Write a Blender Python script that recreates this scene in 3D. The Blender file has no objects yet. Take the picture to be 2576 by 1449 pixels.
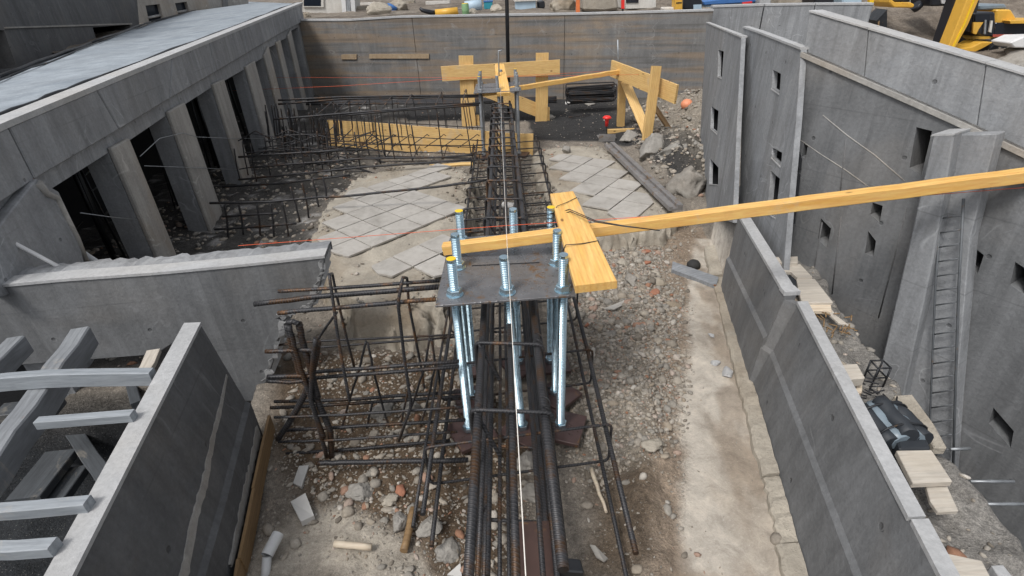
import bpy, bmesh, math, random
import numpy as np
from mathutils import Vector, Matrix, noise as mn
from mathutils.geometry import tessellate_polygon
random.seed(7); RNG = np.random.default_rng(11)
sc = bpy.context.scene
COL = sc.collection
# ------------------------------------------------------------------ camera
TH = math.radians(30.5); RL = math.radians(2.3); F = 1300.0; H = 1.9
fw = Vector((0, math.cos(TH), -math.sin(TH))); u0 = Vector((0, math.sin(TH), math.cos(TH))); r0 = Vector((1, 0, 0))
rt = r0*math.cos(RL) - u0*math.sin(RL); up = u0*math.cos(RL) + r0*math.sin(RL); O = Vector((0, 0, H))
cd = bpy.data.cameras.new('camera'); cam = bpy.data.objects.new('camera', cd); COL.objects.link(cam)
cd.sensor_width = 36; cd.lens = F/2576*36; cd.clip_start = 0.02; cd.clip_end = 3000
M4 = Matrix.Identity(4)
for i in range(3):
    M4[i][0] = rt[i]; M4[i][1] = up[i]; M4[i][2] = -fw[i]; M4[i][3] = O[i]
cam.matrix_world = M4; sc.camera = cam
# ------------------------------------------------------------------ light
SUN_EL, SUN_AZ = math.radians(56), math.radians(-140)      # azimuth from +Y towards +X
w = bpy.data.worlds.new("World"); sc.world = w; w.use_nodes = True
wn = w.node_tree.nodes; wl = w.node_tree.links
sky = wn.new('ShaderNodeTexSky'); sky.sky_type = 'NISHITA'; sky.sun_disc = False
sky.sun_elevation = SUN_EL; sky.sun_rotation = SUN_AZ; sky.air_density = 1.0; sky.dust_density = 3.0
hs = wn.new('ShaderNodeHueSaturation'); hs.inputs['Saturation'].default_value = 0.22
wl.new(sky.outputs[0], hs.inputs['Color']); wl.new(hs.outputs[0], wn['Background'].inputs[0])
wn['Background'].inputs[1].default_value = 0.125
sl = bpy.data.lights.new('sun', 'SUN'); sl.energy = 1.5; sl.angle = math.radians(14); sl.color = (1, .965, .92)
so = bpy.data.objects.new('sun', sl); COL.objects.link(so)
sd = Vector((math.sin(SUN_AZ)*math.cos(SUN_EL), math.cos(SUN_AZ)*math.cos(SUN_EL), math.sin(SUN_EL)))
so.rotation_euler = sd.to_track_quat('Z', 'Y').to_euler(); so.location = (0, 0, 20)
sc.view_settings.view_transform = 'Standard'; sc.view_settings.look = 'None'
sc.view_settings.gamma = 1; sc.view_settings.exposure = 0.36
sc.cycles.use_denoising = True
# ------------------------------------------------------------------ geometry helpers
# photo points (2576 px wide) turned into places in the scene on a known plane
def ray(x, y): return fw + rt*((x-1288)/F) - up*((y-724.5)/F)
def PZ(x, y, z=0.0):
    d = ray(x, y); return O + d*((z-H)/d.z)
def PY(x, y, Y):
    d = ray(x, y); return O + d*(Y/d.y)
def PX(x, y, X):
    d = ray(x, y); return O + d*(X/d.x)
def PL(x, y, p, n):
    d = ray(x, y); return O + d*((Vector(p)-O).dot(n)/d.dot(n))
V = Vector
def smooth(a, b, x):
    t = np.clip((x-a)/(b-a), 0, 1); return t*t*(3-2*t)
def vnoise(x, y, seed=0):
    xi = np.floor(x).astype(np.int64); yi = np.floor(y).astype(np.int64); xf = x-xi; yf = y-yi
    def h(a, b):
        n = (a*374761393 + b*668265263 + seed*974711) & 0x7fffffff
        n = ((n ^ (n >> 13))*1274126177) & 0x7fffffff
        return ((n ^ (n >> 16)) & 0xffff)/65535.0
    u = xf*xf*(3-2*xf); v = yf*yf*(3-2*yf)
    return (h(xi, yi)*(1-u)+h(xi+1, yi)*u)*(1-v)+(h(xi, yi+1)*(1-u)+h(xi+1, yi+1)*u)*v
def fbm(x, y, o=4, seed=0):
    s = 0; a = .5; t = 0
    for k in range(o):
        s = s+a*vnoise(x*2**k+k*17.3, y*2**k+k*9.1, seed+k); t += a; a *= .5
    return s/t*2-1
def sdpoly(x, y, poly):      # signed distance to a polygon, negative inside
    d = np.full(x.shape, 1e9); ins = np.zeros(x.shape, bool); n = len(poly)
    for i in range(n):
        ax, ay = poly[i][:2]; bx, by = poly[(i+1) % n][:2]
        ex, ey = bx-ax, by-ay; wx, wy = x-ax, y-ay
        t = np.clip((wx*ex+wy*ey)/(ex*ex+ey*ey+1e-12), 0, 1)
        d = np.minimum(d, (wx-ex*t)**2+(wy-ey*t)**2)
        if ay != by:
            c = ((ay > y) != (by > y)) & (x < (bx-ax)*(y-ay)/(by-ay)+ax); ins ^= c
    d = np.sqrt(d); return np.where(ins, -d, d)
# ------------------------------------------------------------------ materials
MATS = {}
class NT:
    def __init__(s, name):
        s.m = bpy.data.materials.new(name); s.m.use_nodes = True; s.t = s.m.node_tree; s.b = s.t.nodes['Principled BSDF']
    def n(s, k, **kw):
        q = s.t.nodes.new(k)
        for a, v in kw.items():
            if a.startswith('i_'): q.inputs[a[2:].replace('_', ' ')].default_value = v
            else: setattr(q, a, v)
        return q
    def l(s, a, b): s.t.links.new(a, b)
    def pos(s, scale=(1, 1, 1), obj=False, uv=False):
        if uv: c = s.n('ShaderNodeTexCoord').outputs['UV']
        elif obj: c = s.n('ShaderNodeTexCoord').outputs['Object']
        else: c = s.n('ShaderNodeNewGeometry').outputs['Position']
        m = s.n('ShaderNodeMapping'); m.inputs['Scale'].default_value = scale; s.l(c, m.inputs[0]); return m.outputs[0]
    def noise(s, co, sc_, det=5, rough=.6, dist=0):
        q = s.n('ShaderNodeTexNoise'); q.inputs['Scale'].default_value = sc_; q.inputs['Detail'].default_value = det
        q.inputs['Roughness'].default_value = rough; q.inputs['Distortion'].default_value = dist; s.l(co, q.inputs['Vector']); return q.outputs[0]
    def ramp(s, f, stops):
        r = s.n('ShaderNodeValToRGB'); e = r.color_ramp.elements
        while len(e) < len(stops): e.new(.5)
        for k, (p, c) in enumerate(stops): e[k].position = p; e[k].color = (*c, 1) if len(c) == 3 else c
        s.l(f, r.inputs[0]); return r.outputs[0]
    def mix(s, f, a, b, mode='MIX'):
        q = s.n('ShaderNodeMix', data_type='RGBA', blend_type=mode)
        for sock, v in ((q.inputs[0], f), (q.inputs[6], a), (q.inputs[7], b)):
            if hasattr(v, 'is_linked') or hasattr(v, 'links'): s.l(v, sock)
            elif isinstance(v, (int, float)): sock.default_value = v
            else: sock.default_value = (*v, 1)
        return q.outputs[2]
    def math(s, op, a, b=0.0):
        q = s.n('ShaderNodeMath', operation=op)
        for sock, v in ((q.inputs[0], a), (q.inputs[1], b)):
            if isinstance(v, (int, float)): sock.default_value = v
            else: s.l(v, sock)
        return q.outputs[0]
    def bump(s, h, st=.3, d=.01, prev=None):
        q = s.n('ShaderNodeBump'); q.inputs['Strength'].default_value = st; q.inputs['Distance'].default_value = d
        s.l(h, q.inputs['Height'])
        if prev is not None: s.l(prev, q.inputs['Normal'])
        return q.outputs[0]
    def out(s, col=None, rough=.9, metal=0, nor=None):
        if col is not None:
            if hasattr(col, 'links'): s.l(col, s.b.inputs['Base Color'])
            else: s.b.inputs['Base Color'].default_value = (*col, 1)
        if hasattr(rough, 'links'): s.l(rough, s.b.inputs['Roughness'])
        else: s.b.inputs['Roughness'].default_value = rough
        if hasattr(metal, 'links'): s.l(metal, s.b.inputs['Metallic'])
        else: s.b.inputs['Metallic'].default_value = metal
        if nor is not None: s.l(nor, s.b.inputs['Normal'])
        MATS[s.m.name] = s.m; return s.m
def sc3(c, k): return tuple(min(1, v*k) for v in c)
TIED = ('concrete_grey', 'concrete_blue', 'concrete_dark', 'concrete_back')
def concrete(name, base, streak=.5, warm=(.30, .25, .19), warmth=.25, grain=1.0, blotch=.5, boards=False, spec=.3):
    t = NT(name); p = t.pos()
    big = t.noise(p, 1.1, 4, .6, .6); med = t.noise(p, 4.5, 6, .65, .3); fine = t.noise(p, 60, 3, .7); pores = t.noise(p, 160, 2, .6)
    st = t.noise(t.pos((7, 7, .55)), 1.6, 6, .65, .4)
    c = t.ramp(med, [(.25, sc3(base, 1-.28*blotch)), (.5, base), (.78, sc3(base, 1+.30*blotch))])
    c = t.mix(t.math('MULTIPLY', t.ramp(st, [(.42, (0, 0, 0)), (.7, (1, 1, 1))]), streak), c, sc3(base, .55))
    c = t.mix(t.math('MULTIPLY', t.ramp(t.noise(t.pos((6, 6, .4)), 2.3, 6, .7, .3), [(.55, (0, 0, 0)), (.75, (1, 1, 1))]), streak*.6), c, sc3(base, 1.45))
    c = t.mix(t.math('MULTIPLY', t.ramp(big, [(.5, (0, 0, 0)), (.72, (1, 1, 1))]), warmth), c, warm)
    if boards:
        bo = t.noise(t.pos((.35, .35, 5.5)), 1.7, 3, .5, .1)
        c = t.mix(t.math('MULTIPLY', t.ramp(bo, [(.46, (0, 0, 0)), (.60, (1, 1, 1))]), .42), c, (.31, .21, .12))
        bo2 = t.noise(t.pos((.25, .25, 8)), 2.1, 3, .5, .1)
        c = t.mix(t.math('MULTIPLY', t.ramp(bo2, [(.52, (0, 0, 0)), (.68, (1, 1, 1))]), .5), c, (.09, .085, .08))
    ln = t.math('ABSOLUTE', t.math('SUBTRACT', t.noise(p, 1.6, 2, .5, 1.8), .5)); lm = t.ramp(t.noise(p, 2.6, 3, .6), [(.52, (0, 0, 0)), (.62, (1, 1, 1))])
    c = t.mix(t.math('MULTIPLY', t.math('MULTIPLY', t.ramp(ln, [(0, (1, 1, 1)), (.012, (0, 0, 0))]), lm), .55*min(1, streak*2)), c, sc3(base, 1.7))
    pv = t.n('ShaderNodeTexVoronoi', distance='CHEBYCHEV'); pv.inputs['Scale'].default_value = 1.15; t.l(t.pos((1, 1, .8)), pv.inputs['Vector'])
    c = t.mix(min(.3, streak*.5), c, t.ramp(pv.outputs['Color'], [(.1, (.36, .36, .36)), (.9, (.64, .64, .64))]), 'OVERLAY')
    spk = t.ramp(t.noise(t.pos((11, 11, 2.2)), 6, 4, .7), [(.66, (0, 0, 0)), (.72, (1, 1, 1))]); c = t.mix(t.math('MULTIPLY', spk, .35*min(1, streak*2)), c, sc3(base, .42))
    c = t.mix(.5, c, t.ramp(fine, [(.2, (.35, .35, .35)), (.8, (.68, .68, .68))]), 'OVERLAY')
    th = None
    if name in TIED:
        g = t.n('ShaderNodeNewGeometry'); sx = t.n('ShaderNodeSeparateXYZ'); t.l(g.outputs['True Normal'], sx.inputs[0]); cb = t.n('ShaderNodeCombineXYZ'); t.l(t.math('MULTIPLY', sx.outputs[1], -1.0), cb.inputs[0]); t.l(sx.outputs[0], cb.inputs[1])
        dt = t.n('ShaderNodeVectorMath', operation='DOT_PRODUCT'); t.l(cb.outputs[0], dt.inputs[0]); t.l(g.outputs['Position'], dt.inputs[1]); sz = t.n('ShaderNodeSeparateXYZ'); t.l(g.outputs['Position'], sz.inputs[0])
        fu = t.math('SUBTRACT', t.math('FRACT', t.math('MULTIPLY', dt.outputs['Value'], 1/.46)), .5); fv = t.math('SUBTRACT', t.math('FRACT', t.math('ADD', t.math('MULTIPLY', sz.outputs[2], 1/.34), .23)), .5)
        d2 = t.math('SQRT', t.math('ADD', t.math('POWER', t.math('MULTIPLY', fu, .46), 2.0), t.math('POWER', t.math('MULTIPLY', fv, .34), 2.0)))
        vert = t.math('LESS_THAN', t.math('ABSOLUTE', sx.outputs[2]), .4); th = t.math('MULTIPLY', t.ramp(d2, [(.0075, (1, 1, 1)), (.011, (0, 0, 0))]), vert)
        c = t.mix(t.math('MULTIPLY', th, .6), c, sc3(base, .35))
        pl_ = t.math('MULTIPLY', t.ramp(t.math('ABSOLUTE', t.math('SUBTRACT', t.math('ABSOLUTE', fv), .498)), [(.002, (1, 1, 1)), (.012, (0, 0, 0))]), vert)
        c = t.mix(t.math('MULTIPLY', t.math('MULTIPLY', pl_, t.ramp(t.noise(p, 1.7, 2), [(.45, (0, 0, 0)), (.6, (1, 1, 1))])), .4), c, sc3(base, .5))
    b = t.bump(fine, .35*grain, .006); b = t.bump(med, .5*grain, .012, b); b = t.bump(t.ramp(pores, [(.28, (0, 0, 0)), (.36, (1, 1, 1))]), .3*grain, .003, b)
    if th is not None: b = t.bump(t.math('SUBTRACT', 1.0, th), .6, .008, b)
    t.b.inputs['Specular IOR Level'].default_value = spec
    return t.out(c, .88, 0, b)
concrete('concrete_grey', (.170, .175, .181), .65, warmth=.18, blotch=.75)
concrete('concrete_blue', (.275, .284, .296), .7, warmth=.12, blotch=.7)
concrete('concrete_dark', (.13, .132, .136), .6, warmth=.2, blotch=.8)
concrete('concrete_deep', (.016, .017, .019), .3, warmth=.05)  # near-black: room shade put into the colour; also used for joints
concrete('concrete_pale', (.42, .425, .43), .25, warm=(.45, .40, .33), warmth=.25, blotch=.35)  # on wall tops this paleness stands in for sky light
concrete('concrete_roof', (.29, .325, .36), .25, warm=(.16, .19, .225), warmth=.8, blotch=.9)
concrete('concrete_column', (.35, .338, .318), .5, warm=(.36, .26, .16), warmth=.35)
concrete('concrete_back', (.185, .184, .182), .45, warm=(.32, .25, .175), warmth=.6, boards=True, blotch=.8)
concrete('concrete_joint', (.10, .10, .10), .2)
concrete('concrete_rough', (.37, .335, .28), .0, warm=(.22, .17, .115), warmth=.8, grain=2.6, blotch=.9)
concrete('rock_grey', (.30, .285, .26), .0, warm=(.24, .19, .14), warmth=.5, grain=2.4, blotch=.9)
concrete('brick_red', (.33, .15, .095), .0, warm=(.35, .22, .15), warmth=.4, grain=1.5, blotch=.6)
concrete('hut_white', (.62, .60, .56), .3, warm=(.40, .34, .27), warmth=.3)
def ground_mat():
    t = NT('ground_earth'); p = t.pos(); vc = t.n('ShaderNodeVertexColor', layer_name='soil'); va = vc.outputs[0]; inv = t.math('SUBTRACT', 1.0, vc.outputs[1])
    n1 = t.noise(p, 9, 8, .7, .4); n2 = t.noise(p, 55, 4, .75); vor = t.n('ShaderNodeTexVoronoi'); vor.inputs['Scale'].default_value = 75; t.l(p, vor.inputs['Vector'])
    c = t.mix(.75, va, t.ramp(n1, [(.22, (.22, .21, .2)), (.5, (.5, .5, .5)), (.8, (.78, .77, .75))]), 'OVERLAY')
    c = t.mix(t.math('ADD', .12, t.math('MULTIPLY', inv, .7)), c, t.ramp(n2, [(.25, (.25, .25, .25)), (.5, (.5, .5, .5)), (.75, (.78, .78, .78))]), 'OVERLAY')
    n3 = t.noise(p, 210, 3, .75); c = t.mix(t.math('ADD', .08, t.math('MULTIPLY', inv, .6)), c, t.ramp(n3, [(.3, (.22, .22, .22)), (.5, (.5, .5, .5)), (.7, (.8, .79, .77))]), 'OVERLAY')
    sp = t.ramp(t.noise(p, 130, 2, .5), [(.66, (0, 0, 0)), (.72, (1, 1, 1))])
    c = t.mix(t.math('MULTIPLY', sp, .35), c, (.55, .52, .47))
    b = t.bump(t.math('MULTIPLY', n2, t.math('ADD', .15, inv)), .8, .012); b = t.bump(t.math('MULTIPLY', vor.outputs[0], t.math('ADD', .05, inv)), .35, .008, b); b = t.bump(n1, .35, .02, b)
    t.b.inputs['Specular IOR Level'].default_value = .25
    return t.out(c, .93, 0, b)
ground_mat()
def terrain_mat():
    t = NT('terrain_earth'); p = t.pos(); n1 = t.noise(p, .9, 8, .7, .5); n2 = t.noise(p, 7, 6, .75)
    c = t.ramp(n1, [(.3, (.085, .07, .055)), (.5, (.19, .16, .13)), (.7, (.31, .275, .23))])
    c = t.mix(.8, c, t.ramp(n2, [(.25, (.25, .24, .23)), (.75, (.75, .75, .75))]), 'OVERLAY')
    return t.out(c, .95, 0, t.bump(n2, .9, .08))
terrain_mat()
def stones_mat():
    t = NT('gravel_stone'); g = t.n('ShaderNodeNewGeometry').outputs['Random Per Island']
    c = t.ramp(g, [(0, (.15, .13, .105)), (.22, (.31, .275, .23)), (.42, (.24, .225, .20)), (.6, (.38, .345, .295)), (.78, (.31, .26, .20)), (.9, (.48, .45, .405)), (.985, (.30, .16, .10))])
    n = t.noise(t.pos(), 90, 4, .7)
    c = t.mix(.7, c, t.ramp(n, [(.2, (.3, .3, .3)), (.8, (.7, .7, .7))]), 'OVERLAY')
    return t.out(c, .85, 0, t.bump(n, .5, .004))
stones_mat()
def wood_mat(name, a, b, dark, fade=0.0):
    t = NT(name); p = t.pos((1, 9, 9), obj=True); oi = t.n('ShaderNodeObjectInfo').outputs['Random']
    ad = t.n('ShaderNodeVectorMath', operation='ADD'); t.l(p, ad.inputs[0])
    cm = t.n('ShaderNodeCombineXYZ'); t.l(t.math('MULTIPLY', oi, 40), cm.inputs[0]); t.l(t.math('MULTIPLY', oi, 13), cm.inputs[1]); t.l(cm.outputs[0], ad.inputs[1])
    q = ad.outputs[0]
    n1 = t.noise(q, 2.2, 4, .55, 1.2); gr = t.noise(q, 14, 3, .6, .3)
    wv = t.n('ShaderNodeTexWave', wave_type='BANDS', bands_direction='Y'); wv.inputs['Scale'].default_value = 1.5; wv.inputs['Distortion'].default_value = 5; wv.inputs['Detail'].default_value = 2; wv.inputs['Detail Scale'].default_value = .8
    t.l(q, wv.inputs['Vector'])
    c = t.mix(t.ramp(n1, [(.3, (0, 0, 0)), (.7, (1, 1, 1))]), a, b)
    c = t.mix(t.math('MULTIPLY', t.ramp(wv.outputs[0], [(.6, (0, 0, 0)), (1, (1, 1, 1))]), .24), c, dark)
    vo = t.n('ShaderNodeTexVoronoi'); vo.inputs['Scale'].default_value = 3.6; vo.inputs['Randomness'].default_value = 1
    t.l(t.pos((1.2, 2.6, 2.6), obj=True), vo.inputs['Vector'])
    c = t.mix(t.ramp(vo.outputs[0], [(.05, (1, 1, 1)), (.10, (0, 0, 0))]), c, (.17, .075, .025))
    c = t.mix(.35, c, t.ramp(gr, [(.3, (.3, .3, .3)), (.7, (.7, .7, .7))]), 'OVERLAY')
    di = t.ramp(t.noise(t.pos(), 5, 5, .7), [(.55, (0, 0, 0)), (.8, (1, 1, 1))])
    c = t.mix(t.math('MULTIPLY', di, .3), c, sc3(dark, .6)); ce = t.ramp(t.noise(t.pos(), 3.3, 6, .75, .6), [(.57, (0, 0, 0)), (.66, (1, 1, 1))]); c = t.mix(t.math('MULTIPLY', ce, .33), c, (.50, .44, .35))
    return t.out(c, .62, 0, t.bump(gr, .25, .004))
wood_mat('pine', (.82, .53, .19), (.74, .42, .11), (.50, .22, .05))
wood_mat('pine_far', (.72, .49, .21), (.64, .41, .15), (.40, .22, .07))
wood_mat('pine_ghost', (.38, .29, .19), (.34, .25, .16), (.24, .17, .10))
wood_mat('wood_old', (.30, .19, .09), (.22, .14, .07), (.12, .07, .03))
wood_mat('wood_pale', (.70, .60, .46), (.62, .53, .42), (.45, .36, .26))
wood_mat('wood_grey', (.25, .265, .28), (.19, .20, .215), (.09, .095, .10))
wood_mat('wood_bleached', (.33, .355, .38), (.25, .275, .30), (.10, .11, .12))
wood_mat('wood_grey_shaded', (.075, .083, .092), (.055, .061, .068), (.03, .032, .035))  # grey wood darkened: the bay's shade is put into the colour
wood_mat('plywood_white', (.53, .485, .42), (.48, .44, .38), (.36, .30, .24))
def rebar_mat(name, rust, ribs=True):
    t = NT(name); uv = t.n('ShaderNodeTexCoord').outputs['UV']; p = t.pos()
    n = t.noise(p, 6, 6, .7, .3); n2 = t.noise(p, 70, 3, .7)
    c = t.ramp(n, [(.36, (.020, .021, .024)), (.52, (.042, .042, .046)), (.60, sc3((.085, .045, .022), .4+rust)), (.74, sc3((.20, .095, .035), .3+rust))])
    c = t.mix(.5, c, t.ramp(n2, [(.2, (.3, .3, .3)), (.8, (.7, .7, .7))]), 'OVERLAY')
    b = t.bump(n2, .3, .002)
    if ribs:
        sep = t.n('ShaderNodeSeparateXYZ'); t.l(uv, sep.inputs[0])
        ph = t.math('ADD', t.math('MULTIPLY', sep.outputs[1], 2*math.pi/.013), t.math('MULTIPLY', sep.outputs[0], 12.566))
        rib = t.ramp(t.math('SINE', ph), [(.15, (0, 0, 0)), (.75, (1, 1, 1))]); b = t.bump(rib, .9, .004, b)
        c = t.mix(t.math('MULTIPLY', rib, .22), c, (.17, .165, .17))
    return t.out(c, .48, .35, b)
rebar_mat('rebar_dark', .25); rebar_mat('rebar_rusty', 1.0); rebar_mat('wire_dark', .1, False)
def metal(name, base, rough, met=1.0, rust=0.0, drops=False, vary=.3):
    t = NT(name); p = t.pos(); n = t.noise(p, 12, 6, .7); f = t.noise(p, 80, 3, .6)
    c = t.ramp(n, [(.25, sc3(base, 1-vary)), (.75, sc3(base, 1+vary))])
    me = met; b = t.bump(f, .12, .002)
    r = t.ramp(n, [(.3, (rough*.8,)*3), (.7, (min(1, rough*1.25),)*3)])
    if rust:
        k = t.ramp(t.noise(p, 13, 7, .7, .5), [(.64-.12*rust, (0, 0, 0)), (.72-.1*rust, (1, 1, 1))])
        c = t.mix(t.math('MULTIPLY', k, .8), c, (.21, .115, .045))
    if drops:
        vo = t.n('ShaderNodeTexVoronoi'); vo.inputs['Scale'].default_value = 46; t.l(p, vo.inputs['Vector'])
        k = t.ramp(vo.outputs[0], [(.22, (1, 1, 1)), (.36, (0, 0, 0))]); b = t.bump(k, .35, .002, b)
        r = t.mix(k, r, (.16, .16, .16))
    return t.out(c, r, me, b)
metal('zinc', (.52, .67, .75), .24, .95, 0, vary=.15)
metal('plate_steel', (.20, .20, .208), .42, .5, .75, drops=True)
metal('plate_brown', (.095, .060, .056), .3, .2, .45, drops=False)
metal('rust_plate', (.085, .05, .042), .75, .2, .9)
metal('steel_angle', (.27, .26, .255), .55, .4, .8)
metal('galv_dull', (.34, .36, .38), .5, .6, 0)
metal('ladder_steel', (.13, .14, .15), .6, .4, .3)
metal('dark_metal', (.03, .032, .036), .45, .5, .2)
def paint(name, c, r=.5, met=0, dirt=.35):
    t = NT(name); p = t.pos(); n = t.noise(p, 5, 6, .7)
    k = t.math('MULTIPLY', t.ramp(n, [(.45, (0, 0, 0)), (.75, (1, 1, 1))]), dirt)
    return t.out(t.mix(k, c, sc3(c, .45)), r, met, t.bump(t.noise(p, 50, 3, .6), .1, .003))
paint('cap_yellow', (.88, .58, .02), .5, 0, .15); paint('red_plastic', (.80, .035, .03), .4, 0, .1); paint('digger_yellow', (.74, .42, .06), .45)
paint('digger_black', (.018, .02, .026), .35); paint('glass_dark', (.015, .02, .03), .12, 0, .1); paint('orange', (.75, .20, .06), .6)
paint('blue', (.05, .16, .42), .5); paint('teal', (.03, .28, .36), .5); paint('green', (.20, .36, .18), .6); paint('white_paint', (.72, .72, .72), .5)
paint('light_blue', (.42, .55, .66), .5); paint('tarp_black', (.028, .033, .04), .6); paint('tarp_grey', (.20, .25, .29), .4); paint('string_red', (.80, .13, .05), .7, 0, 0)
paint('string_white', (.80, .76, .70), .7, 0, 0); paint('void_dark', (.012, .013, .016), .9); paint('helmet_orange', (.80, .30, .16), .5, 0, .2); paint('blue_tarp', (.03, .085, .17), .55)  # void_dark: near-black colour standing in for shade inside openings
paint('pipe_pale', (.62, .63, .63), .6, 0, .3); paint('paper_white', (.55, .54, .52), .8, 0, .3); paint('rubber', (.03, .03, .03), .8); paint('red_dull', (.5, .10, .07), .6)
def tile_mat():
    t = NT('floor_tile'); p = t.pos(); n = t.noise(p, 7, 7, .7, .4); isl = t.n('ShaderNodeNewGeometry').outputs['Random Per Island']
    c = t.ramp(n, [(.28, (.30, .28, .25)), (.5, (.415, .392, .358)), (.75, (.49, .47, .435))])
    c = t.mix(.35, c, t.ramp(isl, [(0, (.4, .4, .4)), (1, (.6, .6, .6))]), 'OVERLAY')
    s = t.ramp(t.noise(t.pos((3, 14, 3)), 1.5, 5, .7, 1.5), [(.63, (0, 0, 0)), (.70, (1, 1, 1))]); c = t.mix(t.math('MULTIPLY', s, .45), c, (.13, .115, .10))
    s2 = t.ramp(t.noise(p, 70, 2, .6), [(.66, (0, 0, 0)), (.74, (1, 1, 1))]); c = t.mix(t.math('MULTIPLY', s2, .5), c, (.15, .13, .11))
    return t.out(c, .5, 0, t.bump(n, .1, .003))
tile_mat()
# ------------------------------------------------------------------ object helpers
def tag(o, label=None, cat=None, group=None, kind=None):
    if label: o['label'] = label
    if cat: o['category'] = cat
    if group: o['group'] = group
    if kind: o['kind'] = kind
    return o
def thing(name, loc, label, cat, group=None):
    o = bpy.data.objects.new(name, None); o.empty_display_size = .05; COL.objects.link(o); o.location = loc
    return tag(o, label, cat, group)
def wloc(o):
    v = V((0, 0, 0))
    while o: v = v+o.location; o = o.parent
    return v
class MB:
    def __init__(s): s.v = []; s.f = []; s.uv = {}; s.sm = set()
    def add(s, vs, fs, smooth=False, uvs=None):
        b = len(s.v); s.v += [tuple(q) for q in vs]
        for k, f in enumerate(fs):
            if smooth: s.sm.add(len(s.f))
            if uvs: s.uv[len(s.f)] = uvs[k]
            s.f.append(tuple(i+b for i in f))
        return s
    def hexa(s, p):    # 8 corners: bottom 4 (ccw), top 4
        return s.add(p, [(3, 2, 1, 0), (4, 5, 6, 7), (0, 1, 5, 4), (1, 2, 6, 5), (2, 3, 7, 6), (3, 0, 4, 7)])
    def box(s, c, d, rz=0, M=None):
        x, y, z = d[0]/2, d[1]/2, d[2]/2
        p = [V(q) for q in ((-x, -y, -z), (x, -y, -z), (x, y, -z), (-x, y, -z), (-x, -y, z), (x, -y, z), (x, y, z), (-x, y, z))]
        R = M if M is not None else Matrix.Rotation(rz, 3, 'Z')
        return s.hexa([R @ q + V(c) for q in p])
    def prism(s, poly, ext, holes=()):   # planar polygon (+holes) extruded by ext
        poly = [V(q) for q in poly]; ext = V(ext); holes = [[V(q) for q in h] for h in holes]
        loops = [poly]+holes; flat = [q for l in loops for q in l]
        tri = tessellate_polygon(loops); n = len(flat)
        nn = V((0, 0, 0))
        for i in range(len(poly)): nn += poly[i].cross(poly[(i+1) % len(poly)])
        fs = []
        for a, b, c in tri:
            m = (flat[b]-flat[a]).cross(flat[c]-flat[a])
            if m.length < 1e-12: continue
            if m.dot(ext) > 0: a, c = c, a
            fs.append((a, b, c)); fs.append((c+n, b+n, a+n))
        o = 0
        for k, l in enumerate(loops):
            for i in range(len(l)):
                j = (i+1) % len(l); fs.append((o+i, o+j, o+j+n, o+i+n))
            o += len(l)
        return s.add(flat+[q+ext for q in flat], fs)
    def tube(s, pts, r, n=8, caps=True, r2=None):
        pts = [V(p) for p in pts]; m = len(pts); vs = []; L = 0; Ls = []
        t0 = (pts[1]-pts[0]).normalized(); a = t0.orthogonal().normalized()
        for i, p in enumerate(pts):
            if i > 0: L += (p-pts[i-1]).length
            Ls.append(L)
            t = ((pts[min(i+1, m-1)]-p).normalized()+(p-pts[max(i-1, 0)]).normalized())
            t = t.normalized() if t.length > 1e-6 else t0
            a = (a-t*a.dot(t)).normalized(); b = t.cross(a)
            rr = r if r2 is None else r+(r2-r)*i/(m-1)
            for k in range(n):
                g = 2*math.pi*k/n; vs.append(p+(a*math.cos(g)+b*math.sin(g))*rr)
        fs = []; uvs = []
        for i in range(m-1):
            for k in range(n):
                k2 = (k+1) % n; fs.append((i*n+k, i*n+k2, (i+1)*n+k2, (i+1)*n+k))
                uvs.append(((k/n, Ls[i]), ((k+1)/n, Ls[i]), ((k+1)/n, Ls[i+1]), (k/n, Ls[i+1])))
        s.add(vs, fs, True, uvs)
        if caps:
            b = len(s.v)-m*n; s.f.append(tuple(b+k for k in reversed(range(n)))); s.f.append(tuple(b+(m-1)*n+k for k in range(n)))
        return s
    def lathe(s, prof, c=(0, 0, 0), n=16, smooth=True):
        vs = []; c = V(c)
        for r, z in prof:
            for k in range(n): vs.append(c+V((r*math.cos(2*math.pi*k/n), r*math.sin(2*math.pi*k/n), z)))
        fs = [(i*n+k, i*n+(k+1) % n, (i+1)*n+(k+1) % n, (i+1)*n+k) for i in range(len(prof)-1) for k in range(n)]
        s.add(vs, fs, smooth); b = len(s.v)-len(vs)
        s.f.append(tuple(b+k for k in reversed(range(n)))); s.f.append(tuple(b+(len(prof)-1)*n+k for k in range(n)))
        return s
    def build(s, name, m, parent=None, origin=None, bevel=0, kind=None):
        me = bpy.data.meshes.new(name)
        if parent is not None: off = wloc(parent)
        elif origin is not None: off = V(origin)
        else:
            a = np.array(s.v); off = V(((a[:, 0].min()+a[:, 0].max())/2, (a[:, 1].min()+a[:, 1].max())/2, a[:, 2].min()))
        me.from_pydata([tuple(V(q)-off) for q in s.v], [], s.f)
        if s.uv:
            ul = me.uv_layers.new(name='UVMap')
            for fi, u in s.uv.items():
                for k, li in enumerate(me.polygons[fi].loop_indices): ul.data[li].uv = u[k]
        for i in s.sm: me.polygons[i].use_smooth = True
        bm = bmesh.new(); bm.from_mesh(me)
        if not s.uv: bmesh.ops.recalc_face_normals(bm, faces=bm.faces)
        if bevel: bmesh.ops.bevel(bm, geom=[e for e in bm.edges if e.calc_length() > bevel*3 and len(e.link_faces) == 2 and e.calc_face_angle(0) > .5], offset=bevel, segments=1, affect='EDGES')
        bm.to_mesh(me); bm.free()
        me.materials.append(MATS[m] if isinstance(m, str) else m)
        o = bpy.data.objects.new(name, me); COL.objects.link(o)
        if parent is not None: o.parent = parent
        else: o.location = off
        if kind: o['kind'] = kind
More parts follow.
